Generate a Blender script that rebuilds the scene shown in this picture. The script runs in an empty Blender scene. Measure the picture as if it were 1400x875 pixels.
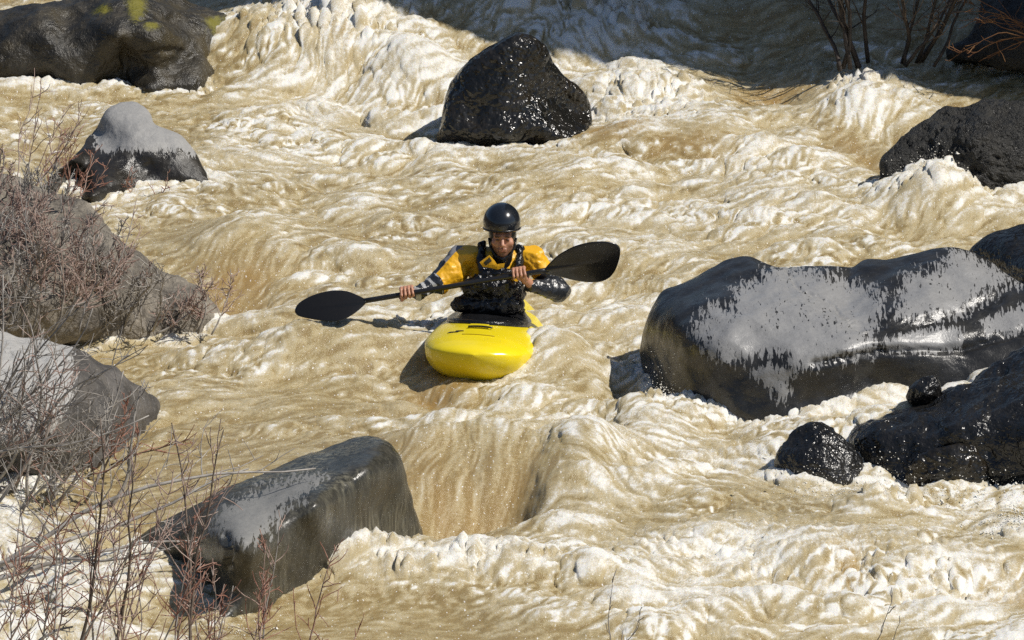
import bpy, math, random
import numpy as np
from mathutils import Vector, Matrix

random.seed(11)
RNG = np.random.default_rng(11)
F32 = np.float32
scene = bpy.context.scene
COL = scene.collection
R = math.radians

# ------------------------------------------------------------------ camera
PITCH = R(16.0)
DIST = 35.0
FPX = 215.0 * DIST                       # focal length in photo pixels (1400 wide)
CAM = np.array([0.0, -DIST * math.cos(PITCH), DIST * math.sin(PITCH)])
FWD = np.array([0.0, math.cos(PITCH), -math.sin(PITCH)])
UPV = np.array([0.0, math.sin(PITCH), math.cos(PITCH)])
RGT = np.array([1.0, 0.0, 0.0])


def ray(px, py):
    px = np.asarray(px, float)
    py = np.asarray(py, float)
    return (FWD[None, :] + ((px.reshape(-1, 1) - 700) / FPX) * RGT[None, :]
            - ((py.reshape(-1, 1) - 437.5) / FPX) * UPV[None, :])


def at_z(px, py, z=0.0):
    """world point at photo pixel on the horizontal plane z"""
    d = ray(px, py)
    t = (np.asarray(z, float).reshape(-1, 1) - CAM[2]) / d[:, 2:3]
    p = CAM + d * t
    return p if p.shape[0] > 1 else p[0]


def at_y(px, py, y):
    """world point at photo pixel on the vertical plane Y = y"""
    d = ray(px, py)
    t = (np.asarray(y, float).reshape(-1, 1) - CAM[1]) / d[:, 1:2]
    p = CAM + d * t
    return p if p.shape[0] > 1 else p[0]


# ------------------------------------------------------------------ numpy noise
def _hash(ix, iy, iz, seed):
    h = (ix.astype(np.uint32) * np.uint32(374761393) + iy.astype(np.uint32) * np.uint32(668265263)
         + iz.astype(np.uint32) * np.uint32(2147483647) + np.uint32((seed * 1442695041) & 0xffffffff))
    h = (h ^ (h >> np.uint32(13))) * np.uint32(1274126177)
    h = (h ^ (h >> np.uint32(16))) * np.uint32(2246822519)
    return h ^ (h >> np.uint32(15))


def perlin2(x, y, seed=0):
    x = np.asarray(x, F32); y = np.asarray(y, F32)
    x0 = np.floor(x); y0 = np.floor(y)
    fx = x - x0; fy = y - y0
    ix = x0.astype(np.int32); iy = y0.astype(np.int32)
    u = fx * fx * fx * (fx * (fx * 6 - 15) + 10)
    v = fy * fy * fy * (fy * (fy * 6 - 15) + 10)
    z = np.zeros(1, np.int32)

    def g(dx, dy):
        a = _hash(ix + dx, iy + dy, z, seed).astype(F32) * F32(2 * math.pi / 4294967296.0)
        return np.cos(a) * (fx - dx) + np.sin(a) * (fy - dy)
    a = g(0, 0); b = g(1, 0); c = g(0, 1); d = g(1, 1)
    r = (a + u * (b - a)); s = (c + u * (d - c))
    return (r + v * (s - r)) * F32(1.5)


def perlin3(x, y, z, seed=0):
    x = np.asarray(x, F32); y = np.asarray(y, F32); z = np.asarray(z, F32)
    x0 = np.floor(x); y0 = np.floor(y); z0 = np.floor(z)
    fx = x - x0; fy = y - y0; fz = z - z0
    ix = x0.astype(np.int32); iy = y0.astype(np.int32); iz = z0.astype(np.int32)
    f = lambda t: t * t * t * (t * (t * 6 - 15) + 10)
    u = f(fx); v = f(fy); w = f(fz)

    def g(dx, dy, dz):
        h = _hash(ix + dx, iy + dy, iz + dz, seed)
        gx = ((h & np.uint32(1023)).astype(F32) / 511.5 - 1)
        gy = (((h >> np.uint32(10)) & np.uint32(1023)).astype(F32) / 511.5 - 1)
        gz = (((h >> np.uint32(20)) & np.uint32(1023)).astype(F32) / 511.5 - 1)
        return gx * (fx - dx) + gy * (fy - dy) + gz * (fz - dz)
    l = lambda a, b, t: a + t * (b - a)
    return l(l(l(g(0, 0, 0), g(1, 0, 0), u), l(g(0, 1, 0), g(1, 1, 0), u), v),
             l(l(g(0, 0, 1), g(1, 0, 1), u), l(g(0, 1, 1), g(1, 1, 1), u), v), w) * F32(1.2)


def fbm2(x, y, oct=4, seed=0, gain=0.5, lac=2.03):
    s = 0; a = 1.0; f = 1.0
    for k in range(oct):
        s = s + a * perlin2(x * f + 17.3 * k, y * f - 9.1 * k, seed + k)
        a *= gain; f *= lac
    return s


def fbm3(p, scale, oct=4, seed=0, gain=0.5, ridged=False):
    s = 0; a = 1.0; f = 1.0 / scale
    for k in range(oct):
        n = perlin3(p[:, 0] * f + 31.7 * k, p[:, 1] * f + 11.1 * k, p[:, 2] * f - 7.7 * k, seed + k)
        if ridged:
            n = 0.5 - np.abs(n) * 1.6
        s = s + a * n
        a *= gain; f *= 2.07
    return s


def sstep(a, b, x):
    t = np.clip((x - a) / (b - a), 0, 1)
    return t * t * (3 - 2 * t)


# ------------------------------------------------------------------ mesh helpers
def mesh_from(name, verts, faces, mats=(), smooth=True, mat_idx=None):
    """faces: int array (n,3) or (n,4)"""
    me = bpy.data.meshes.new(name)
    verts = np.asarray(verts, F32).reshape(-1, 3)
    faces = np.asarray(faces, np.int32)
    nv, (nf, k) = len(verts), faces.shape
    me.vertices.add(nv)
    me.vertices.foreach_set("co", verts.ravel())
    me.loops.add(nf * k)
    me.loops.foreach_set("vertex_index", faces.ravel())
    me.polygons.add(nf)
    me.polygons.foreach_set("loop_start", np.arange(0, nf * k, k, dtype=np.int32))
    me.polygons.foreach_set("loop_total", np.full(nf, k, np.int32))
    for m in mats:
        me.materials.append(m)
    if mat_idx is not None:
        me.polygons.foreach_set("material_index", np.asarray(mat_idx, np.int32))
    me.polygons.foreach_set("use_smooth", np.full(nf, smooth, bool))
    me.update(calc_edges=True)
    me.validate()
    return me


def link(name, me, parent=None):
    o = bpy.data.objects.new(name, me)
    COL.objects.link(o)
    if parent is not None:
        o.parent = parent
        o.matrix_parent_inverse = Matrix.Translation(-Vector(parent.location))
    return o


def part(name, me, parent):
    """mesh given in world coordinates, parented under a thing's Empty (no rotation)"""
    return link(name, me, parent)


def tag(o, label=None, cat=None, group=None, kind=None):
    if label: o["label"] = label
    if cat: o["category"] = cat
    if group: o["group"] = group
    if kind: o["kind"] = kind
    return o


def thing(name, loc, label, cat, group=None):
    o = bpy.data.objects.new(name, None)
    COL.objects.link(o)
    o.location = [float(v) for v in loc]
    o.empty_display_size = 0.1
    return tag(o, label, cat, group)


def set_attr(me, name, vals):
    a = me.attributes.new(name, 'FLOAT', 'POINT')
    a.data.foreach_set("value", np.asarray(vals, F32).ravel())


# ------------------------------------------------------------------ node helpers
class NT:
    def __init__(self, name):
        self.m = bpy.data.materials.new(name)
        self.m.use_nodes = True
        self.t = self.m.node_tree
        self.t.nodes.clear()
        self.out = self.t.nodes.new("ShaderNodeOutputMaterial")
        self.b = self.t.nodes.new("ShaderNodeBsdfPrincipled")
        self.l(self.b.outputs[0], self.out.inputs[0])

    def n(self, kind, **kw):
        nd = self.t.nodes.new("ShaderNode" + kind)
        for k, v in kw.items():
            setattr(nd, k, v)
        return nd

    def l(self, a, b):
        self.t.links.new(a, b)

    def val(self, sock, v):
        if isinstance(v, bpy.types.NodeSocket):
            self.l(v, sock)
        else:
            sock.default_value = v

    def math(self, op, a, b=0.0, clamp=False):
        nd = self.n("Math", operation=op, use_clamp=clamp)
        self.val(nd.inputs[0], a); self.val(nd.inputs[1], b)
        return nd.outputs[0]

    def ss(self, x, a, b, lo=0.0, hi=1.0):
        nd = self.n("MapRange", interpolation_type='SMOOTHSTEP')
        self.val(nd.inputs[0], x)
        nd.inputs[1].default_value = a; nd.inputs[2].default_value = b
        nd.inputs[3].default_value = lo; nd.inputs[4].default_value = hi
        return nd.outputs[0]

    def mix(self, f, a, b):
        nd = self.n("Mix", data_type='RGBA')
        self.val(nd.inputs[0], f)
        for s, v in ((nd.inputs[6], a), (nd.inputs[7], b)):
            if isinstance(v, tuple) and len(v) == 3:
                v = (*v, 1)
            self.val(s, v)
        return nd.outputs[2]

    def noise(self, scale, detail=4, rough=0.55, vec=None, dist=0.0, kind=None):
        nd = self.n("TexNoise")
        nd.inputs["Scale"].default_value = scale
        nd.inputs["Detail"].default_value = detail
        nd.inputs["Roughness"].default_value = rough
        nd.inputs["Distortion"].default_value = dist
        if vec is not None:
            self.l(vec, nd.inputs["Vector"])
        return nd.outputs[0]

    def voro(self, scale, vec=None, feature='F1'):
        nd = self.n("TexVoronoi", feature=feature)
        nd.inputs["Scale"].default_value = scale
        if vec is not None:
            self.l(vec, nd.inputs["Vector"])
        return nd.outputs["Distance"]

    def pos(self, scale=(1, 1, 1), rot=(0, 0, 0)):
        tc = self.n("TexCoord")
        mp = self.n("Mapping")
        mp.inputs["Scale"].default_value = scale
        mp.inputs["Rotation"].default_value = rot
        self.l(tc.outputs["Object"], mp.inputs["Vector"])
        return mp.outputs[0]

    def attr(self, name):
        nd = self.n("Attribute")
        nd.attribute_name = name
        return nd.outputs["Fac"]

    def bump(self, h, strength=0.5, dist=0.02, normal=None):
        nd = self.n("Bump")
        nd.inputs["Strength"].default_value = strength
        nd.inputs["Distance"].default_value = dist
        self.l(h, nd.inputs["Height"])
        if normal is not None:
            self.l(normal, nd.inputs["Normal"])
        return nd.outputs[0]

    def set(self, **kw):
        for k, v in kw.items():
            k = k.replace("_", " ")
            if isinstance(v, tuple) and len(v) == 3 and k != "Normal":
                v = (*v, 1)
            self.val(self.b.inputs[k], v)
        return self


def simple_mat(name, col, rough=0.5, spec=0.5, metallic=0.0, bump=None, var=0.12, vscale=8.0, **kw):
    t = NT(name)
    n = t.noise(vscale, 4, 0.6, t.pos())
    c = t.mix(n, tuple(x * (1 - var) for x in col), tuple(min(1, x * (1 + var)) for x in col))
    t.set(Base_Color=c, Roughness=rough, Metallic=metallic)
    t.b.inputs["Specular IOR Level"].default_value = spec
    if bump:
        bn = t.noise(bump[0], 4, 0.6, t.pos())
        t.l(t.bump(bn, bump[1], bump[2]), t.b.inputs["Normal"])
    for k, v in kw.items():
        t.b.inputs[k.replace("_", " ")].default_value = v
    return t.m
WATER_STEP = (0.0088, 0.018)
WATER_SSS = 0.15
# ------------------------------------------------------------------ light, sky, camera
SUN = Vector((0.60, -0.15, 0.785)).normalized()
world = bpy.data.worlds.new("World")
scene.world = world
world.use_nodes = True
wt = world.node_tree
wt.nodes.clear()
sky = wt.nodes.new("ShaderNodeTexSky")
sky.sky_type = 'NISHITA'
sky.sun_disc = False
sky.sun_elevation = math.asin(SUN.z)
sky.sun_rotation = math.atan2(SUN.x, SUN.y)
sky.air_density = 1.0
sky.dust_density = 0.6
bg = wt.nodes.new("ShaderNodeBackground")
bg.inputs[1].default_value = 0.078
wo = wt.nodes.new("ShaderNodeOutputWorld")
wt.links.new(sky.outputs[0], bg.inputs[0])
wt.links.new(bg.outputs[0], wo.inputs[0])

sl = bpy.data.lights.new("sun", 'SUN')
sl.energy = 4.4
sl.angle = R(0.53)
sl.color = (1.0, 0.95, 0.87)
so = bpy.data.objects.new("sun", sl)
COL.objects.link(so)
so.rotation_euler = SUN.to_track_quat('Z', 'Y').to_euler()
so.location = SUN * 60

cd = bpy.data.cameras.new("camera")
cam = bpy.data.objects.new("camera", cd)
COL.objects.link(cam)
cam.location = CAM
cam.rotation_euler = (math.pi / 2 - PITCH, 0, 0)
cd.sensor_width = 36
cd.lens = 36 * FPX / 1400
cd.clip_start = 0.5
cd.clip_end = 1000
scene.camera = cam
vs = scene.view_settings
vs.view_transform = 'Standard'
vs.look = 'None'
vs.exposure = 0.05
vs.gamma = 1.0
vs.use_curve_mapping = False
scene.cycles.max_bounces = 6
scene.cycles.diffuse_bounces = 3
scene.cycles.glossy_bounces = 3
scene.cycles.transmission_bounces = 3
scene.cycles.caustics_reflective = False
scene.cycles.caustics_refractive = False
scene.cycles.sample_clamp_indirect = 4.0
scene.cycles.sample_clamp_direct = 3.0
scene.cycles.use_denoising = False
# ------------------------------------------------------------------ boulders
def tps_fit(P, v, lam=1e-3):
    n = len(P)
    d = np.linalg.norm(P[:, None] - P[None], axis=2)
    K = np.where(d > 0, d * d * np.log(d + 1e-9), 0) + lam * np.eye(n)
    A = np.zeros((n + 3, n + 3))
    A[:n, :n] = K; A[:n, n] = 1; A[:n, n + 1:] = P
    A[n, :n] = 1; A[n + 1:, :n] = P.T
    w = np.linalg.solve(A, np.concatenate([v, np.zeros(3)]))

    def f(Q):
        d = np.linalg.norm(Q[:, None] - P[None], axis=2)
        k = np.where(d > 0, d * d * np.log(d + 1e-9), 0)
        return k @ w[:n] + w[n] + Q @ w[n + 1:]
    return f


def resample_closed(pts, n, corner=0.5):
    p = np.array(pts, float)
    # Catmull-Rom through the outline
    out = []
    m = len(p)
    for i in range(m):
        a, b, c, d = p[i - 1], p[i], p[(i + 1) % m], p[(i + 2) % m]
        for t in np.linspace(0, 1, 12, endpoint=False):
            q = 0.5 * (2 * b + (c - a) * t + (2 * a - 5 * b + 4 * c - d) * t * t + (3 * b - a - 3 * c + d) * t ** 3)
            out.append(b + (c - b) * t + (q - (b + (c - b) * t)) * 0.8)
    out = np.array(out)
    seg = np.linalg.norm(np.diff(np.vstack([out, out[:1]]), axis=0), axis=1)
    s = np.concatenate([[0], np.cumsum(seg)])
    u = np.linspace(0, s[-1], n, endpoint=False)
    o2 = np.vstack([out, out[:1]])
    return np.stack([np.interp(u, s, o2[:, 0]), np.interp(u, s, o2[:, 1])], -1)


def poly_sd(P, poly):
    """signed distance in pixels, positive inside"""
    poly = np.array(poly, float)
    inside = np.zeros(len(P), bool)
    dmin = np.full(len(P), 1e9)
    m = len(poly)
    for i in range(m):
        a = poly[i]; b = poly[(i + 1) % m]
        ab = b - a
        tt = np.clip(((P - a) @ ab) / (ab @ ab + 1e-9), 0, 1)
        dmin = np.minimum(dmin, np.linalg.norm(P - (a + tt[:, None] * ab), axis=1))
        cond = (a[1] > P[:, 1]) != (b[1] > P[:, 1])
        xint = (b[0] - a[0]) * (P[:, 1] - a[1]) / (b[1] - a[1] + 1e-12) + a[0]
        inside ^= cond & (P[:, 0] < xint)
    return np.where(inside, dmin, -dmin)


def line_d(P, pts):
    d = np.full(len(P), 1e9)
    for a, b in zip(pts[:-1], pts[1:]):
        a = np.array(a, float); b = np.array(b, float); ab = b - a
        tt = np.clip(((P - a) @ ab) / (ab @ ab + 1e-9), 0, 1)
        d = np.minimum(d, np.linalg.norm(P - (a + tt[:, None] * ab), axis=1))
    return d


def vert_normals(v, f):
    n = np.zeros_like(v)
    fn = np.cross(v[f[:, 1]] - v[f[:, 0]], v[f[:, 3 if f.shape[1] == 4 else 2]] - v[f[:, 0]])
    for k in range(f.shape[1]):
        np.add.at(n, f[:, k], fn)
    return n / (np.linalg.norm(n, axis=1, keepdims=True) + 1e-12)


def rock(name, outline, center, ctrl, mat, back=0.5, rnd=0.12, amp=0.03, scale=0.35, pit=0.0, facet=0.0,
         dry=(), moss=(), cracks=(), seed=1, nth=260, nr=64, nb=26, label=None, group="boulders standing in the rapid", nrm_dir=None):
    out = resample_closed(outline, nth)
    c = np.array(center, float)
    ct = np.array(ctrl, float)
    d = ray(ct[:, 0], ct[:, 1])
    tv = (ct[:, 2] - CAM[2]) / d[:, 2]
    f = tps_fit(ct[:, :2] / 100.0, tv)
    ss = 1 - (1 - np.linspace(0, 1, nr)) ** 1.5
    ss = ss[1:]
    P = [c[None]]
    for s in ss:
        P.append(c + s * (out - c))
    P = np.vstack(P)
    srow = np.concatenate([[0], np.repeat(ss, nth)])
    depth = f(P / 100.0) + rnd * (1 - np.sqrt(np.clip(1 - srow ** 7, 0, 1)))
    front = CAM + ray(P[:, 0], P[:, 1]) * depth[:, None]
    # the far side: bulges away and down
    edge_d = depth[-nth:]
    md = edge_d.mean()
    backs = []; PB = []
    for k in range(1, nb + 1):
        ph = k / nb * math.pi / 2
        s = math.cos(ph); w = math.sin(ph)
        pb = c + max(s, 0.02) * (out - c)
        db = edge_d * s + md * (1 - s) + back * w
        q = CAM + ray(pb[:, 0], pb[:, 1]) * db[:, None]
        q[:, 2] -= 0.25 * back * w
        backs.append(q); PB.append(pb)
    v = np.vstack([front] + backs)
    PIX = np.vstack([P] + PB)
    nrows = (nr - 1) + nb
    faces = []
    th = np.arange(nth); th2 = (th + 1) % nth
    for r in range(nrows - 1):
        a = 1 + r * nth
        faces.append(np.stack([a + th, a + th2, a + nth + th2, a + nth + th], -1))
    cap0 = np.stack([np.zeros(nth, int), 1 + th2, 1 + th, 1 + th], -1)
    faces = np.vstack(faces)[:, ::-1]
    tri = np.stack([np.zeros(nth, int), 1 + th, 1 + th2], -1)
    nrm = vert_normals(v, faces)
    if (nrm[1:nth * 20] @ FWD).mean() > 0:
        nrm = -nrm; faces = faces[:, ::-1]; tri = tri[:, ::-1]
    nrm[0] = nrm[1:nth].mean(0)
    nv = fbm3(v, scale, 4, seed, 0.5)
    disp = amp * nv
    if facet:
        cell = fbm3(v, scale * 1.3, 2, seed + 40, .5, True)
        disp = disp + facet * np.clip(cell, -.6, .6)
    if pit:
        disp = disp - pit * np.clip(fbm3(v, 0.05, 3, seed + 9, .6), 0, 1)
    for cr, w_, dp in cracks:
        disp = disp - dp * np.exp(-(line_d(PIX + 3 * np.stack([perlin2(PIX[:, 0] / 9, PIX[:, 1] / 9, 3), perlin2(PIX[:, 0] / 9, PIX[:, 1] / 9, 4)], -1), cr) / w_) ** 2) * (np.arange(len(v)) < len(P))
    v = v + nrm * np.asarray(disp)[:, None]
    # quads and the cap fan: fan as triangles written as degenerate-free via a second polygon list
    me = bpy.data.meshes.new(name)
    nq, ntri = len(faces), len(tri)
    me.vertices.add(len(v)); me.vertices.foreach_set("co", v.astype(F32).ravel())
    me.loops.add(nq * 4 + ntri * 3)
    me.loops.foreach_set("vertex_index", np.concatenate([faces.ravel(), tri.ravel()]).astype(np.int32))
    me.polygons.add(nq + ntri)
    me.polygons.foreach_set("loop_start", np.concatenate([np.arange(nq) * 4, nq * 4 + np.arange(ntri) * 3]).astype(np.int32))
    me.polygons.foreach_set("loop_total", np.concatenate([np.full(nq, 4), np.full(ntri, 3)]).astype(np.int32))
    me.polygons.foreach_set("use_smooth", np.ones(nq + ntri, bool))
    me.materials.append(mat)
    me.update(calc_edges=True); me.validate()
    dm = np.zeros(len(v)); mm = np.zeros(len(v))
    isf = np.arange(len(v)) < len(P) + nth * 2
    for poly, soft in dry:
        dm = np.maximum(dm, np.clip(0.5 + poly_sd(PIX, poly) / soft, 0, 1) * isf)
    for mx, my, sx, sy in moss:
        mm = np.maximum(mm, np.exp(-(((PIX[:, 0] - mx) / sx) ** 2 + ((PIX[:, 1] - my) / sy) ** 2)) * isf)
    set_attr(me, "dry", dm); set_attr(me, "moss", mm)
    o = link(name, me)
    return tag(o, label, "boulder", group)


def rock_mat(name, wet=(0.022, 0.021, 0.020), wet2=(0.050, 0.046, 0.040), dry_sheen_c=(0.26, 0.255, 0.245), rough=(0.12, 0.42), bumps=((60, .5, .012), (9, .5, .05)),
             streak=None, bdet=5, dry_sheen_r=.62, specks=False, mossc=(0.15, 0.135, 0.012), warm=None, spec=0.5):
    t = NT(name)
    p = t.pos()
    n1 = t.noise(5, 5, 0.62, p)
    n2 = t.noise(38, 5, 0.7, p)
    col = t.mix(t.ss(n1, .35, .7), wet, wet2)
    col = t.mix(t.ss(n2, .5, .75, 0, .5), col, tuple(x * 1.9 for x in wet2))
    if warm:
        n3 = t.noise(3.2, 4, 0.6, p)
        col = t.mix(t.ss(n3, .52, .72, 0, .8), col, warm)
    rg = t.ss(t.noise(7, 4, .6, p), .3, .7, rough[0], rough[1])
    if streak:
        ps = t.pos((34, 34, 2.2), streak[1])
        sn = t.noise(1.0, 6, .68, ps, .15)
        sb = t.noise(2.2, 3, .5, p)
        col = t.mix(t.math('MULTIPLY', t.ss(sn, .40, .72, 0, .9), t.ss(sb, .38, .62, .15, 1)), col, streak[0])
    # dried silt film, and on the great boulder painted sky sheen; ragged edge
    pr = t.pos((56, 10, 13), (0, R(14), .35))
    rag = t.noise(1.0, 5, .62, pr, .6)
    dv = t.attr("dry")
    dsum = t.math('ADD', dv, t.math('MULTIPLY', t.math('SUBTRACT', rag, .5), 2.4))
    dmk = t.ss(dsum, .50, .56)
    spk = t.noise(1.0, 3, .6, t.pos((52, 16, 20), (0, R(14), .35)), .3)
    big_ = t.noise(2.6, 3, .6, p)
    dmk = t.math('MULTIPLY', dmk, t.ss(t.math('ADD', spk, t.math('MULTIPLY', big_, .35)), .86, .82)) if specks else dmk
    dcol = t.mix(t.ss(n2, .3, .7), tuple(x * .86 for x in dry_sheen_c), dry_sheen_c)
    has = t.math('GREATER_THAN', dv, 0.02)
    dmk = t.math('MULTIPLY', dmk, has)
    col = t.mix(dmk, col, dcol)
    mv = t.attr("moss")
    mk = t.ss(t.math('ADD', mv, t.math('MULTIPLY', t.math('SUBTRACT', n2, .5), 1.3)), .30, .95)
    mk = t.math('MULTIPLY', mk, t.math('GREATER_THAN', mv, .05))
    col = t.mix(mk, col, mossc)
    mask = t.math('MAXIMUM', dmk, mk)
    rr = t.n("Mix", data_type='FLOAT'); t.l(mask, rr.inputs[0]); t.l(rg, rr.inputs[2]); rr.inputs[3].default_value = dry_sheen_r
    t.set(Base_Color=col)
    t.l(rr.outputs[0], t.b.inputs["Roughness"])
    t.b.inputs["Specular IOR Level"].default_value = spec
    nb = None
    for sc, st, ds in bumps:
        bn = t.noise(sc, bdet, .65, p)
        nb = t.bump(bn, st, ds, nb)
    t.l(nb, t.b.inputs["Normal"])
    return t.m


M_R_GLOSS = rock_mat("wet_pitted_basalt", (0.008, 0.008, 0.007), (0.020, 0.018, 0.015), rough=(.10, .22), bdet=1.5, bumps=((17, .9, .045), (5, .5, .08)), warm=(.022, .016, .009))
M_R_DARK = rock_mat("wet_black_basalt", (0.008, 0.008, 0.008), (0.018, 0.017, 0.016), rough=(.14, .34), bdet=2.5, bumps=((22, .75, .03), (7, .6, .07)))
M_R_ROUGH = rock_mat("rough_black_basalt", (0.013, 0.013, 0.012), (0.040, 0.037, 0.031), rough=(.35, .65), bumps=((36, .95, .03), (9, .6, .08)))
M_R_MOSS = rock_mat("mossy_basalt", (0.020, 0.018, 0.014), (0.052, 0.044, 0.030), rough=(.25, .55), bumps=((40, .55, .016), (6, .6, .08)), warm=(.055, .042, .018))
M_R_BIG = rock_mat("smooth_basalt", (0.015, 0.015, 0.015), (0.034, 0.033, 0.031), (0.28, 0.277, 0.272), dry_sheen_r=.34, specks=True, rough=(.16, .42), bumps=((60, .25, .008), (7, .25, .04)))  # its pale colour paints in sky reflected by the wet film
M_R_FLUTE = rock_mat("fluted_basalt", (0.026, 0.025, 0.020), (0.058, 0.054, 0.043), (0.22, 0.217, 0.205), rough=(.16, .42), bumps=((40, .25, .010), (7, .3, .04)),
                     streak=((0.215, 0.20, 0.145), (0, R(14), 0)))
M_R_CAP = rock_mat("grey_capped_basalt", (0.010, 0.009, 0.008), (0.026, 0.022, 0.016), (0.30, 0.295, 0.285), rough=(.2, .5), bumps=((60, .35, .010), (8, .3, .04)))
M_R_BANK = rock_mat("dry_bank_basalt", (0.09, 0.078, 0.063), (0.25, 0.22, 0.175), (0.36, 0.35, 0.335), rough=(.6, .85), bumps=((40, .8, .02), (7, .6, .08)))

M_R_SLAB = rock_mat("grey_slab_basalt", (0.045, 0.041, 0.037), (0.115, 0.105, 0.095), (0.40, 0.39, 0.37), rough=(.5, .8), bumps=((40, .6, .016), (7, .5, .06)))

rock("mossy_boulder", [(-120, 25), (0, 15), (60, 11), (110, -8), (200, -14), (260, 6), (300, 20), (328, 38), (341, 53), (334, 68), (318, 88), (298, 112), (260, 145), (200, 158), (100, 158), (0, 155), (-120, 150)],
     (140, 65), [(-100, 122, .12), (0, 122, .12), (100, 124, .12), (200, 130, .12), (260, 116, .18), (300, 95, .20), (320, 72, .24), (338, 54, .32), (300, 28, .48), (255, 12, .58), (200, -5, .72), (100, 0, .68), (0, 20, .60), (-100, 30, .6),
      (60, 40, .58), (150, 40, .60), (100, 65, .45), (175, 70, .41), (160, 50, .56), (215, 60, .50), (260, 55, .42), (240, 90, .28), (190, 95, .27), (20, 70, .42), (60, 150, -.15), (200, 155, -.15)], M_R_MOSS, back=.9, rnd=.15, amp=.045, scale=.4, facet=.05, seed=3,
     moss=((186, 8, 16, 30), (308, 42, 30, 16), (320, 60, 20, 18), (290, 34, 16, 10), (205, 40, 12, 8), (140, 18, 16, 8)), cracks=(([(168, 55), (172, 90), (168, 125)], 5, .035), ([(190, 28), (215, 26), (240, 27)], 5, .03), ([(195, 72), (240, 68), (262, 80)], 4, .03)),
     label="long black boulder with yellow-green moss on its crest")
rock("grey_capped_boulder", [(40, 285), (62, 250), (100, 215), (128, 178), (144, 152), (165, 141), (188, 142), (206, 156), (214, 170), (248, 184), (268, 206), (281, 232), (294, 264), (285, 292), (180, 300), (60, 300)],
     (185, 225), [(50, 265, .22), (120, 268, .14), (200, 266, .05), (290, 262, .05), (180, 298, -.2), (285, 290, -.2), (60, 296, -.2), (100, 217, .33), (128, 185, .35), (140, 205, .30), (200, 208, .31), (250, 212, .28), (175, 145, .53), (205, 160, .48), (215, 175, .43), (250, 187, .38), (150, 165, .46), (180, 180, .42), (270, 215, .26), (284, 240, .15), (200, 235, .18), (100, 245, .12), (250, 240, .16)],
     M_R_CAP, back=.5, rnd=.10, amp=.022, scale=.3, seed=5, dry=(([(132, 205), (128, 175), (140, 148), (165, 132), (190, 132), (212, 150), (225, 168), (255, 178), (280, 208), (272, 216), (245, 206), (200, 208), (165, 204), (150, 212)], 18),),
     label="small boulder with pale dried grey cap and black wet base")
rock("brushy_bank_boulder", [(-140, 215), (0, 243), (60, 264), (110, 290), (150, 328), (190, 354), (240, 384), (282, 414), (298, 436), (292, 462), (250, 475), (200, 480), (150, 488), (80, 495), (-140, 500)],
     (70, 385), [(-120, 225, .85), (0, 250, .76), (60, 270, .70), (110, 297, .60), (150, 335, .50), (190, 362, .38), (240, 392, .22), (285, 420, .10), (294, 442, .02), (250, 452, .02), (200, 456, .03), (150, 464, .03), (60, 474, .03), (-100, 478, .05),
      (0, 350, .58), (100, 370, .48), (160, 400, .32), (60, 420, .36), (-80, 400, .5), (200, 425, .14), (100, 490, -.1), (290, 458, -.1)], M_R_BANK, back=.8, rnd=.1, amp=.05, scale=.35, facet=.08, seed=7,
     label="brown-grey boulder on left bank buried under reddish thicket", group="boulders along the left bank")
rock("pale_slab_boulder", [(-140, 448), (40, 464), (100, 478), (150, 503), (194, 530), (213, 553), (209, 578), (190, 612), (140, 650), (80, 672), (0, 690), (-140, 700)],
     (50, 570), [(-120, 455, .62), (40, 470, .58), (100, 485, .50), (150, 510, .36), (195, 536, .2), (211, 556, .08), (190, 600, -.01), (140, 632, -.01), (80, 652, -.01), (0, 664, 0), (-120, 675, 0), (20, 540, .52), (92, 540, .44), (60, 590, .38), (130, 570, .26), (120, 610, .12), (0, 620, .26), (80, 688, -.2), (-100, 600, .4)],
     M_R_SLAB, back=.6, rnd=.08, amp=.03, scale=.35, facet=.05, seed=9, dry=(([(-140, 440), (40, 455), (98, 470), (98, 545), (75, 590), (30, 612), (-20, 622), (-140, 630)], 14),),
     label="pale grey slab boulder behind bare twigs at river's left edge", group="boulders along the left bank")
rock("fluted_boulder", [(160, 765), (188, 735), (240, 704), (300, 674), (380, 638), (440, 614), (488, 597), (514, 595), (535, 606), (552, 640), (566, 690), (577, 728), (570, 760), (540, 785), (490, 812), (420, 838), (350, 868), (305, 885), (280, 865), (268, 820), (225, 805), (175, 795)],
     (400, 722), [(170, 770, .0), (190, 738, .11), (240, 707, .25), (300, 677, .42), (380, 641, .47), (440, 617, .50), (490, 600, .54), (514, 599, .56), (540, 625, .50), (555, 660, .34), (568, 700, .14), (574, 728, .0), (490, 772, .0), (420, 804, .0), (350, 835, .0), (300, 850, .0),
      (280, 800, .02), (230, 785, .0), (225, 742, .17), (300, 738, .40), (340, 742, .43), (430, 690, .50), (500, 640, .54), (350, 700, .46), (420, 740, .28), (500, 690, .32), (380, 780, .18), (530, 690, .26), (310, 800, .14), (285, 772, .22), (250, 762, .11), (320, 870, -.15), (500, 800, -.15), (210, 800, -.15)],
     M_R_FLUTE, back=.45, rnd=.07, amp=.018, scale=.3, seed=13, dry=(([(300, 700), (345, 672), (420, 648), (448, 650), (425, 672), (385, 700), (372, 722), (340, 748), (322, 742), (305, 732), (282, 730)], 36),),
     cracks=(([(308, 730), (316, 748), (312, 775)], 4, .03),),
     label="wedge-shaped dark boulder with fluted streaked face at lower left")
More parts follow.
